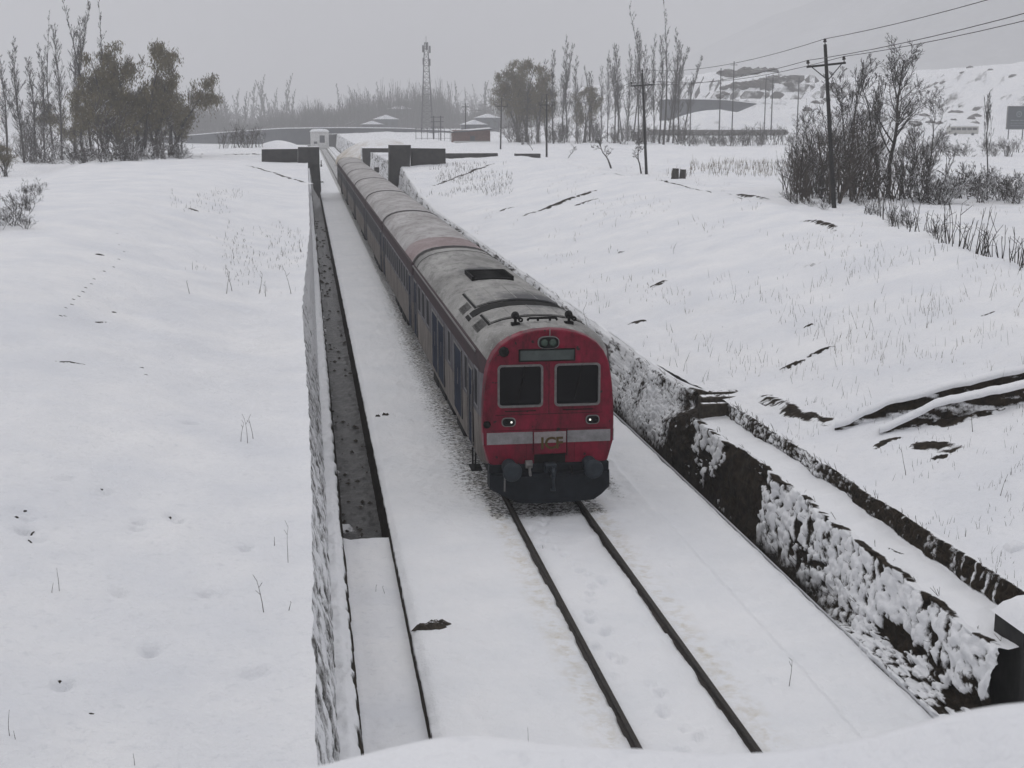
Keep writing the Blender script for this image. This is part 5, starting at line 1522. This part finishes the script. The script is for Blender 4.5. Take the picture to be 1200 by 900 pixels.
for px_, py_, tp_, rz_, lb in ((962, 232, 128, .5, 'spreading twiggy tree left of the leaning pole'), (988, 230, 104, 2.4, 'twiggy tree just right of the leaning pole'), (1026, 230, 92, 4.1, 'twiggy tree between the leaning pole and the largest bare tree'), (1086, 228, 122, 1.7, 'low twiggy tree just right of the largest bare tree'), (938, 234, 142, 5.2, 'twiggy tree at the left end of the thicket')):
    place_big(b3, px_, py_, tp_, lb, rz_, 6.6, 1.15)
for i in range(10):
    place_shrub(SH[i % 3], g.uniform(925, 1095), g.uniform(224, 234), g.uniform(3.0, 5.0), 'wide leafless bush in the thicket around the leaning pole', GC, g.uniform(0, 6.28))
for i in range(12):
    place_shrub(SHS[i % 2], g.uniform(925, 1030), g.uniform(232, 246), g.uniform(.7, 1.2), 'low snowy bush at the foot of the thicket', 'low bushes at the foot of the thicket', g.uniform(0, 6.28), 1.2, name='snowy_bush', sx=1.2)
for i in range(22):                                        # hedge
    px = 1075 + 135 * (i + g.random()) / 22; place_shrub((SHH, SHS[i % 2])[i % 2], px, g.uniform(226, 240), g.uniform(1.5, 2.7), ORD[i] + ' bush from the left in the snow laden right hand hedge', 'bushes of the right hand hedge', g.uniform(0, 6.28), 3.2 if i % 2 == 0 else 1.2, name='hedge_bush', sx=1.2)
# lone small trees on the field edge
small = bare_tree(63, 3.2, .09, (0, 4, 5, 12), .1, .22, (.5, 1.1), .014)
place_big(small, 716, 197, 152, 'small crooked bare tree left of the pole behind the stump', .3, 3.4, 1.0, None)
place_big(small, 751, 203, 150, 'small bare sapling tangled with the foot of the pole', 2.2, 3.4, .8, None)
place_big(small, 665, 185, 167, 'tiny bent sapling between the two middle poles', 4.2, 3.4, 1.1, None)
place_big(small, 624, 176, 160, 'tiny bare sapling left of the lone pole', 1.2, 3.4, 1.0, None)
place_big(small, 793, 166, 140, 'bushy small tree at the near edge of the right grove', 1.9, 3.4, 1.2, None)
x, y, z = on_ground(795, 209)
st_ = thing('tree_stump', (x, y, z), 'dark twin tree stump on the field edge, right of the pole', 'stump')
mb = MB(); mb.rod((-.35, 0, -.1), (-.30, 0, .9), .36, .28, 9); mb.build('stump', M['bark'], st_)
mb = MB(); mb.rod((.35, .1, -.1), (.40, .1, .8), .30, .26, 9); mb.build('stump', M['bark'], st_)

# brushwood fence down the right side
sticks = []
for sd_ in range(4):
    W = Wood(); gg = random.Random(200 + sd_); p = np.array([0., 0, -.1]); d = np.array([gg.gauss(0, .08), gg.gauss(0, .08), 1.])
    for k_ in range(4):
        q = p + d * .33; W.seg(p, q, .019 - .003 * k_, .016 - .003 * k_); p = q; d = d + np.array([gg.gauss(0, .10), gg.gauss(0, .10), 0])
        if k_ == 2: W.seg(p, p + np.array([gg.gauss(0, .2), gg.gauss(0, .1), .3]), .012, .007)
    me = W.mesh('stick', 5); me.materials.append(M['bark']); sticks.append(me)
a, b_ = np.array(on_ground(1020, 247)), np.array(on_ground(1199, 312))
fe = thing('brushwood_fence', tuple(a), 'ragged fence of upright dead sticks running down the right slope', 'fence')
mid = np.array(on_ground(1100, 282))
for i in range(120):
    t = (i + g.random()) / 120 * 1.1
    p = a + (mid - a) * t * 2 if t < .5 else mid + (b_ - mid) * (t - .5) * 2
    p = p + np.array([g.gauss(0, .28), g.gauss(0, .25), 0])
    o = link('stick', sticks[i % 4], None, fe); h = g.choice((.5, .7, .8, 1.0, 1.4)) * (1.05 if t < .4 else 1.0)
    o.location = (p[0] - a[0], p[1] - a[1], gz(p[0], p[1]) - a[2]); o.rotation_euler = (g.gauss(0, .14), g.gauss(0, .16), g.uniform(0, 6)); o.scale = (1.0, 1.0, h)
for i in range(12):
    t = g.random(); p = a + (mid - a) * t
    o = link('snowy_bush', SHS[i % 2], None); s = g.uniform(.4, .8); o.location = (p[0] + g.gauss(0, .4), p[1] + g.gauss(0, .4), gz(p[0], p[1]) - .05); o.scale = (s, s, s); o.rotation_euler = (0, 0, g.uniform(0, 6))
    tag(o, 'low snowy brush woven into the upper end of the stick fence', 'shrub', 'brush in the stick fence')

# far trees fading into the mist
FAR = [poplar(71, 20, .34, .075, 20, .2, .2, 3), poplar(72, 20, .3, .07, 24, .15, .17, 3), poplar(73, 20, .34, .075, 16, .3, .22, 3), shrub(74, 10, 16, .35, .06, (0, 5, 6))]
for p_ in FAR[:3]: p_[0].materials.append(M['bark']); p_[1].materials.append(M['bark'])
FAR[3].materials.append(M['bark'])
for i in range(200):
    px = 200 + 620 * (i + g.random()) / 200
    Y_ = g.uniform(760, 1150)
    tp = g.uniform(96, 122) - (12 if 300 < px < 360 and i % 3 == 0 else 0) - (16 if px > 560 else 0) * g.random()
    q = onY(px, 150, Y_); z = gz(q[0], q[1])
    if abs(q[0]) < 14: continue
    H = onY(px, tp, Y_)[2] - z
    if i % 3 == 2 and H < 46: 
        o = link('far_shrub', FAR[3], None); o.location = (q[0], q[1], gz(q[0], q[1])); s = H / 10 * .75; o.scale = (s * .9, s * .9, s); o.rotation_euler = (0, 0, g.uniform(0, 6))
        tag(o, 'broad leafless tree lost in the mist beyond the end of the track', 'bare tree', 'misty broad trees on the horizon')
    else:
        k_ = FAR[i % 3]
        tree_thing('far_poplar', (q[0], q[1], gz(q[0], q[1])), 'slim poplar lost in the mist beyond the end of the track', 'bare tree', 'misty poplars on the horizon', k_[0], k_[1], M['bark'], M['bark'], None, g.uniform(0, 6), H / 20 * 1.15, H / 20)
for px, py, tp, Y_ in ((283, 174, 140, 225), (300, 174, 146, 228), (262, 176, 152, 222), (275, 175, 148, 226), (292, 174, 150, 224)):
    q = onY(px, py, Y_); H = (py - tp) * Y_ / F_PX
    place_shrub(SH[0], px, py, H, 'frosted pale bush on the snow left of the far hut', 'frosted bushes left of the far hut', px, dist=Y_, sx=1.2)
# misty undergrowth filling the far wood
W = Wood(); gg = random.Random(88)
for i in range(20000):
    Y_ = gg.uniform(700, 1180); px = gg.uniform(150, 830); q = onY(px, 150, Y_)
    h = (gg.uniform(5, 13) + 9 * gg.random() ** 4) * (.6 + .55 * vnoise(np.array([px / 42]), np.array([7.]), 8)[0]) * (.6 + .8 * vnoise(np.array([px / 30]), np.array([2.]), 6)[0]); p = np.array([q[0] + gg.uniform(-3, 3), q[1], .2 if q[0] < -6 else 3.8])
    e_ = p + np.array([gg.gauss(0, 2.6), gg.gauss(0, 1), h]); W.seg(p, e_, .16, .08); W.seg(p + (e_ - p) * .5, e_ + np.array([gg.gauss(0, 2.2), 0, gg.gauss(0, 1.5)]), .10, .05)
o = link('far_undergrowth', W.mesh('far_undergrowth', 3), M['bark']); tag(o, 'misty grey undergrowth below the far poplars', 'undergrowth', None, 'stuff')

# ------------------------------------------------------------------ far structures
def far_wall(name, pts, zb, th, label, cat, mat, snow=True):
    """wall along a polyline of (x, y, ztop, zbottom)"""
    c = pts[len(pts) // 2]; t = thing(name, (c[0], c[1], 0), label, cat)
    P = np.array(pts, float); n = len(P)
    X = np.stack([P[:, 0]] * 4, 1) - c[0]; Y = np.stack([P[:, 1], P[:, 1], P[:, 1] + th, P[:, 1] + th], 1) - c[1]
    Z = np.stack([P[:, 3], P[:, 2], P[:, 2], P[:, 3]], 1)
    grid('wall', X, Y, Z, mat, None, t, False)
    X = np.stack([P[:, 0]] * 4, 1) - c[0]; Y = np.stack([P[:, 1] - .15, P[:, 1] - .05, P[:, 1] + th, P[:, 1] + th + .3], 1) - c[1]
    Z = np.stack([P[:, 2] - .1, P[:, 2] + .16, P[:, 2] + .18, P[:, 2] - .1], 1)
    if snow: grid('snow_cap', X, Y, Z, M['snow_plain'], None, t)
    return t
pts = []
for px in np.linspace(120, 575, 38):
    top = np.interp(px, [120, 225, 270, 330, 400, 470, 520, 575], [166, 159, 155, 151, 150, 150.5, 153, 158])
    q = onY(px, top, 500 + .004 * (px - 400) ** 2 * .3); pts.append((q[0], q[1], q[2], -1.5))
far_wall('flyover_wall', pts, 0, 6, 'long grey curving flyover wall crossing behind the end of the track', 'wall', M['slate'])
pts = []
for px in np.linspace(775, 886, 22):
    top = np.interp(px, [775, 800, 850, 886], [116, 115.5, 116.5, 120.5]); bot = np.interp(px, [775, 845, 886], [141, 139, 121.5])
    q = onY(px, top, 455 + .05 * (886 - px)); q2 = onY(px, bot, q[1]); pts.append((q[0], q[1], q[2], min(q2[2], q[2] - .3)))
far_wall('ramp_wall', pts, 0, 3, 'dark grey flyover ramp wall tapering to the right below the dug mound', 'wall', M['slate'])
# snow apron in front of the ramp wall, heaps beside the far track
def heap(name, px0, px1, pyb, pyt, Y_, depth, mat, label, cat, seed, kind=None):
    a, b_, tpt = onY(px0, pyb, Y_), onY(px1, pyb, Y_), onY((px0 + px1) / 2, pyt, Y_)
    cx = (a[0] + b_[0]) / 2; rx = (b_[0] - a[0]) / 2; h = tpt[2] - a[2]
    n = 40; ph, rr = np.meshgrid(np.linspace(0, 2 * math.pi, n), np.linspace(0, 1, 22))
    X = rx * rr * np.cos(ph); Y = depth * rr * np.sin(ph)
    Z = h * (1 - rr ** 2.0) ** 1.1 * (1 + .25 * (fbm(X / rx * 2 + 9, Y / depth * 2, seed) - .5)) - .3 * rr - 1.2 * (rr > .98)
    o = grid(name, X, Y, Z, mat); o.location = (cx, Y_, a[2])
    return tag(o, label, cat, None, kind)
heap('sand_heap', 392, 496, 184, 161.5, 285, 22, M['sand'], 'pale sandy heap thinly covered with snow beside the far end of the train', 'sand heap', 4)
heap('snow_heap', 286, 364, 176, 165, 236, 12, M['snow_plain'], 'smooth low snow heap left of the white hut at the end of the track', 'snow heap', 6)
heap('snow_apron', 760, 920, 152, 128, 430, 22, M['snow'], 'snow covered slope under the dark ramp wall', 'snow slope', 9, 'structure')
# white hut at the end of the track
Yh = 452; a, b_, t3 = onY(363.5, 173, Yh), onY(385, 173, Yh), onY(374, 154.5, Yh)
hu = thing('trackside_hut', (a[0], Yh, a[2]), 'small white hut with a dark window at the far end of the track', 'hut')
w_, h_ = b_[0] - a[0], t3[2] - a[2]
mb = MB(); mb.box(0, w_, 0, 4, -2, h_); mb.build('wall', M['white_wall'], hu)
mb = MB(); mb.box(w_ * .5, w_ * .78, -.06, .1, h_ * .28, h_ * .75); mb.build('window', M['slate'], hu)
mb = MB(); mb.box(w_ * .18, w_ * .36, -.05, .1, h_ * .22, h_ * .36); mb.build('window', M['slate'], hu)
mb = MB(); snowcap(mb, -.3, w_ + .3, -.3, 4.3, h_ - .05, .8, 9); mb.build('snow_cap', M['snow_plain'], hu, True)
# brown shed
Ys = 300; a, b_, t3 = onY(531, 170, Ys), onY(574, 170, Ys), onY(550, 152.5, Ys)
sh_ = thing('brick_shed', (a[0], Ys, a[2]), 'low brownish shed with a snowy sloping roof beyond the right wing wall', 'shed')
w_, h_ = b_[0] - a[0], t3[2] - a[2]
mb = MB(); mb.box(0, w_, 0, 5, -1.5, h_); mb.build('wall', M['brick'], sh_)
mb = MB(); mb.add([(-.4, -.5, h_ - .35), (w_ + .4, -.5, h_ + .35), (w_ + .4, 5.5, h_ + .55), (-.4, 5.5, h_ - .15), (-.4, -.5, h_ - .6), (w_ + .4, -.5, h_ + .1), (w_ + .4, 5.5, h_ + .3), (-.4, 5.5, h_ - .4)], [(0, 1, 2, 3), (4, 7, 6, 5), (0, 4, 5, 1), (1, 5, 6, 2), (2, 6, 7, 3), (3, 7, 4, 0)]); mb.build('roof', M['slate'], sh_)
mb = MB(); mb.box(w_ * .45, w_ * .58, -.05, .1, -.2, h_ * .62); mb.build('door', M['slate'], sh_)
mb = MB(); mb.box(-.05, w_ + .05, -.3, -.05, h_ * .15, h_ * .26); mb.build('ledge', M['white_wall'], sh_)
# substation gantry and mesh fence beside it
Yg = 330; a = onY(487, 170, Yg)
ga = thing('steel_gantry', tuple(onY(512, 170, Yg)), 'steel switchgear gantry of two posts and crossbars left of the brown shed', 'gantry')
for dx in (-.85, .85):
    mb = MB(); mb.rod((dx, 0, -1), (dx, 0, 7.0), .16, .14, 6); mb.build('post', M['tower'], ga)
for zz in (4.2, 5.5, 6.6):
    mb = MB(); mb.box(-1.6, 1.6, -.08, .08, zz, zz + .16); mb.build('crossbar', M['tower'], ga)
fn = thing('site_fence', tuple(a), 'grey frame fence of thin posts and rails around the gantry', 'fence')
for i in range(9):
    mb = MB(); mb.rod((i * 1.4, 0, -1), (i * 1.4, 0, 4.2 - .05 * i), .07, .07, 5); mb.build('post', M['tower'], fn)
for zz in (1.5, 3.9):
    mb = MB(); mb.box(-.1, 11.4, -.03, .03, zz, zz + .08); mb.build('rail', M['tower'], fn)
# mobile phone mast
Yt = 480; a = onY(500, 158, Yt); Ht = onY(500, 50, Yt)[2] - 4.3
tw = thing('phone_mast', (a[0], Yt, 4.3), 'tall lattice phone mast with antenna panels rising from the mist', 'mast')
W = Wood(); nlv = 16
def leg(k_, z): 
    w = 1.5 * (1 - z / Ht) + .55
    return np.array([w * (1, 1, -1, -1)[k_], w * (1, -1, -1, 1)[k_], z])
for k_ in range(4):
    W2 = Wood()
    for i in range(nlv): W2.seg(leg(k_, Ht * i / nlv), leg(k_, Ht * (i + 1) / nlv), .11, .11)
    me = W2.mesh('leg', 4); link('leg', me, M['tower'], tw)
    for i in range(nlv):
        W.seg(leg(k_, Ht * i / nlv), leg((k_ + 1) % 4, Ht * (i + 1) / nlv), .06, .06); W.seg(leg(k_, Ht * (i + 1) / nlv), leg((k_ + 1) % 4, Ht * (i + 1) / nlv), .06, .06)
o = link('bracing', W.mesh('bracing', 4), M['tower'], tw); o['kind'] = 'stuff'
for k_, (dx, dz) in enumerate(((-1.2, -2.2), (1.2, -2.4), (0, -1.4), (-1.1, -6.5), (1.1, -6.8))):
    mb = MB(); mb.box(dx - .28, dx + .28, -1.1, -.8, Ht + dz - 1.2, Ht + dz + 1.2, 0, .05); mb.build('antenna', M['tower'], tw)
mb = MB(); mb.rod((0, 0, Ht), (0, 0, Ht + 2.2), .06); mb.build('lightning_rod', M['tower'], tw)
# village houses in the mist
for i, (px, py, Y_, w_, h_) in enumerate([(452, 140, 640, 11, 6), (468, 128, 760, 13, 6), (556, 146, 520, 9, 5), (572, 138, 600, 10, 5), (436, 146, 600, 9, 4.5)]):
    q = onY(px, py, Y_); hz = gz(q[0], q[1])
    t = thing('village_house', (q[0], q[1], hz), ['misty house with a snowy roof just left of the phone mast', 'uppermost misty house, its roof white among the far poplars', 'misty house close behind the brown shed', 'misty house between the shed and the willow grove', 'low misty house above the flyover wall'][i], 'house', 'misty village houses')
    top = q[2] - hz
    mb = MB(); mb.box(-w_ / 2, w_ / 2, 0, 8, -1, top + .2); mb.build('wall', M['slate'], t)
    mb = MB(); mb.prism([(-w_ / 2 - .7, top), (w_ / 2 + .7, top), (w_ / 2 - .5, top + h_ * .06), (0, top + h_ * .34), (-w_ / 2 + .5, top + h_ * .06)], -.7, 8.7); mb.build('roof', M['snow_plain'], t)
    for dx in (-.28, 0, .28):
        mb = MB(); mb.box(dx * w_ - .6, dx * w_ + .6, -.06, .1, top * .45, top * .75); mb.build('window', M['pole'], t)
# parked bus below the right mound
Yb = 420; a = onY(1112, 158, Yb); w_ = 38 / F_PX * Yb
bz = max(gz(a[0] + 4, Yb), a[2])
bu = thing('parked_bus', (a[0], Yb, bz), 'pale parked bus with dark windows and a snowy roof below the far mound', 'bus')
mb = MB(); mb.box(0, w_, 0, 2.5, .5, 3.0, 0, .15); mb.build('body', M['bus'], bu)
for i in range(5):
    mb = MB(); mb.box(.45 + i * w_ * .185, .45 + i * w_ * .185 + w_ * .155, -.03, .05, 1.75, 2.6); mb.build('window', M['glass'], bu)
for dx in (w_ * .2, w_ * .8):
    mb = MB(); mb.disc_lathe([(0, -.05), (.3, -.05), (.5, 0), (.5, .25), (0, .25)], (dx, -.02, .5), 'y', 16); mb.build('wheel', M['soot'], bu)
mb = MB(); snowcap(mb, -.05, w_ + .05, -.05, 2.55, 2.97, .5, 11); mb.build('snow_cap', M['snow_plain'], bu, True)
# billboard
Yb = 330; a, t3 = onY(1179, 150, Yb), onY(1179, 123.5, Yb)
w_ = 9.5; h_ = t3[2] - a[2]
bb = thing('billboard', (a[0], Yb, a[2]), 'dark blue billboard with a pale round emblem at the right edge', 'billboard')
mb = MB(); mb.box(0, w_, 0, .25, 0, h_, 0, .03); mb.build('panel', M['board'], bb)
fr_ = MB()
fr_.box(-.08, w_ + .08, -.05, .3, h_, h_ + .12); fr_.box(-.08, w_ + .08, -.05, .3, -.12, 0); fr_.box(-.12, 0, -.049, .299, 0, h_); fr_.box(w_, w_ + .12, -.049, .299, 0, h_); fr_.build('frame', M['concrete_grey'], bb)
mb = MB(); ng = 28
ri = [(3.2 + r_ * math.cos(2 * math.pi * i / ng), -.012, h_ * .66 + r_ * math.sin(2 * math.pi * i / ng)) for r_ in (.8, .5) for i in range(ng)]
mb.add(ri, [(i, (i + 1) % ng, ng + (i + 1) % ng, ng + i) for i in range(ng)]); mb.add([(3.2 + .22 * math.cos(2 * math.pi * i / 12), -.012, h_ * .66 + .22 * math.sin(2 * math.pi * i / 12)) for i in range(12)], [tuple(range(12))]); mb.build('emblem', M['print'], bb)
for k_, (x0, x1, zz, th) in enumerate(((1.0, 7.2, .36, .28), (1.0, 6.4, .25, .14), (1.0, 7.0, .14, .14))):
    xx = x0; gg = random.Random(k_)
    mb = MB()
    while xx < x1:
        l_ = gg.uniform(.5, 1.2); mb.add([(xx, -.010, h_ * zz), (xx + l_, -.010, h_ * zz), (xx + l_, -.010, h_ * zz + th), (xx, -.010, h_ * zz + th)], [(0, 1, 2, 3)]); xx += l_ + .2
    mb.build('print_line', M['print'], bb)['kind'] = 'stuff'
for dx in (.8, w_ / 2, w_ - .8):
    mb = MB(); mb.rod((dx, .4, -6), (dx, .4, h_), .14, .14, 6); mb.build('post', M['tower'], bb)
# dark rocks on the right mound, rows of bare clods along the cut strata of the dug mound
STRATA = []
_g = random.Random(12)
for (xa, ya, xb, yb_, cnt, sz) in ((842, 88, 890, 82, 16, 1.5), (858, 101, 908, 96, 17, 1.5), (886, 80, 924, 82, 11, 1.2), (892, 98, 928, 93, 11, 1.3), (846, 104, 868, 100, 7, 1.1), (838, 114, 852, 108, 5, .8)):
    for k_ in range(cnt):
        f_ = (k_ + _g.random()) / cnt; STRATA.append((xa + (xb - xa) * f_, ya + (yb_ - ya) * f_ + _g.gauss(0, 2.0), sz * _g.uniform(.5, 1.5)))
for i, (px, py, s) in enumerate(STRATA + [(1115, 131, 1.5), (1123, 131, 1.4), (1145, 127, 1.3), (1138, 138, 1.3), (1144, 135, 1.4), (1142, 143, 1.2), (1105, 96, 1.0), (1097, 97, .9), (1136, 78, 1.1), (1127, 84, .8), (1187, 88, 1.2), (1160, 81, .9), (1082, 135, 1.4), (1090, 143, 1.5), (1070, 145, 1.8), (1100, 144, 1.3), (1093, 119, 1.2), (1117, 140, .9), (1126, 124, .8), (1104, 123, .9), (955, 120, 1.4), (968, 116, 1.1), (945, 128, 1.2)]):
    x, y, z = on_ground(px, py)
    W = MB(); gg = np.random.default_rng(i); n = 7
    W.disc_lathe([(.1, .55), (.6, .5), (1.0, .1), (1.05, -.6)], (0, 0, 0), 'z', n)
    W.v = [(v[0] * s * (1.1 + gg.random() * .9), v[1] * s * (.8 + gg.random() * .6), v[2] * s * (.6 + gg.random() * .9)) for v in W.v]; W.f.append(tuple(range(n)))
    W.m.append(0)
    o = W.build('rock', M['soil']); o.location = (x, y, z); tag(o, 'dark bare clod in the cut strata of the dug mound' if i < len(STRATA) else 'dark bare clod showing through the snow of the right hand mounds', 'rock', 'clods on the dug mound' if i < len(STRATA) else 'clods on the right hand mounds')

# ------------------------------------------------------------------ grass and stalks
def grass(name, n, px0, px1, py0, py1, hmin, hmax, seed, thr, mat, label, wid=.010):
    r_ = np.random.default_rng(seed)
    P = []
    X_ = []
    px = r_.uniform(px0, px1, n * 4); py = py0 + (py1 - py0) * r_.random(n * 4) ** 1.3
    ok = fbm(px / 55, py / 22, seed, 3) + .25 * (fbm(px / 14, py / 8, seed + 2, 2) - .5) > thr
    px, py = px[ok][:n], py[ok][:n]
    T_ = np.geomspace(12, 340, 420)
    d = np.array([ray(a, b_) for a, b_ in zip(px, py)])
    Q = np.array([CAM_X, 0, CAM_Z]) + T_[None, :, None] * d[:, None]
    gzv = ground(Q[..., 0], Q[..., 1])
    i = np.argmax(Q[..., 2] < gzv, axis=1); good = i > 0
    Q = Q[np.arange(len(px)), i][good]; Q[:, 2] = gzv[np.arange(len(px)), i][good] - .02
    inside = ((Q[:, 0] > edgeRx(Q[:, 1]) + .15) | (Q[:, 0] < edgeLx(Q[:, 1]) - .15)); Q = Q[inside]
    m = len(Q); h = r_.uniform(hmin, hmax, m) * (1 + .6 * (r_.random(m) > .93)); a = r_.uniform(0, 6.28, m); ln = r_.uniform(.05, .5, m) * h
    tip = Q + np.stack([np.cos(a) * ln, np.sin(a) * ln, h], 1); midp = Q + (tip - Q) * .55 + np.stack([0 * h, 0 * h, .08 * h], 1)
    dist = np.linalg.norm(Q[:, :2] - np.array([CAM_X, 0]), axis=1); w = wid * (.6 + .8 * r_.random(m)) * np.clip(dist / 45, .7, 1.6)
    side_ = np.stack([np.ones(m), np.zeros(m), np.zeros(m)], 1) * w[:, None] * .5
    v = np.stack([Q - side_, Q + side_, midp + side_ * .7, midp - side_ * .7, tip], 1).reshape(-1, 3); b0 = np.arange(m)[:, None] * 5
    f = np.concatenate([b0 + np.array([[0, 1, 2]]), b0 + np.array([[0, 2, 3]]), b0 + np.array([[3, 2, 4]])], 0)
    o = link(name, np_mesh(name, v, f), mat); return tag(o, label, 'grass', None, 'stuff')
grass('dry_grass', 1150, 500, 1200, 196, 450, .06, .32, 7, .60, M['tan'], 'thin dry grass poking through the snow of the right slope')
grass('dry_grass', 480, 640, 1200, 290, 470, .12, .45, 17, .57, M['dkstalk'], 'dark dead stems poking through the snow of the right slope')
grass('dry_grass', 900, 780, 1010, 190, 207, .3, .8, 9, .35, M['tan'], 'fringe of dry grass along the field edge', .02)
grass('dry_grass', 420, 200, 362, 225, 345, .08, .3, 5, .56, M['dkstalk'], 'sparse dead stems on the left bank')
grass('dry_grass', 500, 920, 1200, 470, 700, .06, .22, 6, .56, M['dkstalk'], 'short dead stems on the snow above the right ditch')
grass('dry_grass', 420, 484, 600, 192, 232, .2, .55, 8, .40, M['dkstalk'], 'dead stems below the right wing wall', .02)
def stalk(px, py, hpx, label, lean=0., z=None, forks=2, seed=0, wide=1.):
    if z is None: x, y, z_ = on_ground(px, py)
    else: x, y, z_ = gp(px, py, z)
    H = hpx / F_PX * math.hypot(x - CAM_X, y) * 1.08
    W = Wood(); gg = random.Random(seed); p = np.array([0, 0, -.05]); d = np.array([lean, 0, 1.]); r0 = max(.007, .006 * y / 20) * wide
    for k_ in range(5):
        q = p + d * H / 5; W.seg(p, q, r0 * (1 - .12 * k_), r0 * (1 - .12 * (k_ + 1))); p = q; d = d + np.array([gg.gauss(0, .07), gg.gauss(0, .07), 0])
        if k_ >= 5 - forks: W.seg(p, p + np.array([gg.choice((-1, 1)) * H * gg.uniform(.05, .14), 0, H * gg.uniform(.08, .2)]), r0 * .6, r0 * .4)
    o = link('dead_stalk', W.mesh('dead_stalk', 5), M['dkstalk']); o.location = (x, y, z_)
    tag(o, label, 'stalk', 'dead stalks in the snow')
stalk(925, 808, 38, 'lone forked stalk in the snow right of the rails', .05, -.2, 2, 1)
stalk(624, 884, 40, 'thin leaning straw in the snow left of the rails', -.3, -.2, 0, 2, .6)
stalk(310, 718, 40, 'branching dark stalk near the edge of the left bank', -.12, None, 3, 3)
stalk(338, 660, 44, 'tallest twig at the edge of the left bank', .0, None, 2, 4, .7)
stalk(338, 716, 14, 'short bent twig near the rim of the left bank, beside the branching stalk', .3, None, 1, 5)
stalk(322, 640, 14, 'short stub twig above the branching stalk on the left bank', .0, None, 0, 6)
stalk(70, 694, 30, 'upright stem of a small cluster on the lower left snow', .0, None, 0, 7, .7)
stalk(61, 696, 14, 'short stem beside the upright one on the lower left snow', .05, None, 0, 8, .7)
stalk(12, 864, 34, 'tall thin stem in the bottom left corner', .0, None, 0, 9, .6)
stalk(19, 868, 16, 'short stem beside the tall one in the bottom left corner', .0, None, 0, 10, .6)
stalk(159, 898, 20, 'thin stem at the bottom edge of the left snow', .0, None, 0, 11, .6)
stalk(1062, 556, 30, 'slanting stalk beside the muddy patch on the right slope', -.15, None, 1, 12)
stalk(1140, 505, 24, 'upright grass stalk right of the muddy patch', -.1, None, 1, 13)
stalk(693, 404, 40, 'thin slanting twig just above the right bank beyond the cab', -.25, None, 1, 14, .8)
stalk(1172, 580, 22, 'dark twig at the far right of the snow above the ditch', .2, None, 2, 15)
stalk(440, 695, 10, 'tiny twig sticking out of the snow on the drain', .25, -.46, 1, 16, .8)
stalk(452, 696, 11, 'second tiny twig on the snowy drain, nearer the track', -.2, -.46, 1, 17, .8)
stalk(636, 646, 8, 'tiny twig in the snow between the rails and the right ditch', .1, -.2, 1, 18)
for i, (px, py, h) in enumerate([(265, 345, 24), (272, 342, 20), (303, 345, 22), (341, 345, 26), (352, 295, 12), (290, 520, 30), (282, 518, 22), (297, 515, 26), (222, 345, 14), (311, 348, 16)]):
    stalk(px, py, h, 'dry forked weed standing in the snow of the left bank', random.Random(i).uniform(-.25, .25), None, 2, 30 + i, .8)

mb = MB(); gg = random.Random(66)
for i in range(170):
    y = 30.6 + 110 * gg.random() ** 2; x = -4.9 + .95 * gg.random() ** 1.6; s = gg.uniform(.02, .065) * (1 + y / 90)
    v = [(x + s * gg.uniform(.6, 1.3) * dx, y + s * gg.uniform(.8, 2.2) * dy, -1.09 + s * dz * gg.uniform(.5, .9)) for dx, dy, dz in ((1, 0, 0), (-1, 0, 0), (0, 1, 0), (0, -1, 0), (0, 0, 1), (0, 0, -.5))]
    mb.add(v, [(0, 2, 4), (2, 1, 4), (1, 3, 4), (3, 0, 4), (2, 0, 5), (1, 2, 5), (3, 1, 5), (0, 3, 5)])
o = mb.build('drain_debris', M['soil']); tag(o, 'dark stones and clods lying in the wet drain', 'debris', None, 'stuff')
W = Wood(); gg = random.Random(77)
for i in range(900):
    y = gg.uniform(18.8, 36) if i < 600 else gg.uniform(37, 80); t_ = gg.random()
    x0 = (4.85 + .5 * t_) if i < 350 else (6.06 + .1 * t_); z0 = (-.6 + 1.5 * t_) if i < 350 else (1.08 + .25 * t_)
    if i >= 600: x0 = 4.85 + .7 * t_; z0 = -.5 + 1.85 * t_
    p = np.array([x0, y, z0]); q = p + np.array([-gg.uniform(.02, .22), gg.gauss(0, .08), gg.uniform(.08, .30)])
    W.seg(p, q, .007, .004); W.seg(p + (q - p) * .5, q + np.array([gg.gauss(0, .06), gg.gauss(0, .07), .02]), .005, .003)
o = link('bank_twigs', W.mesh('bank_twigs', 3), M['dkstalk']); tag(o, 'dark twigs poking from the snow laden bushes of the right bank', 'twigs', None, 'stuff')

# ------------------------------------------------------------------ winter mist
hz = MB(); hz.box(-4500, 4500, -1600, 5200, -3.4, 480)
m = bpy.data.materials.new('winter_mist'); m.use_nodes = True
nt = m.node_tree; nt.nodes.clear()
pv = nt.nodes.new('ShaderNodeVolumePrincipled'); pv.inputs['Color'].default_value = (.885, .89, .905, 1); pv.inputs['Density'].default_value = HAZE
pv.inputs['Anisotropy'].default_value = 0
om = nt.nodes.new('ShaderNodeOutputMaterial'); nt.links.new(pv.outputs['Volume'], om.inputs['Volume'])
tag(hz.build('haze', m), 'pale winter mist over the whole valley', 'mist', None, 'stuff')
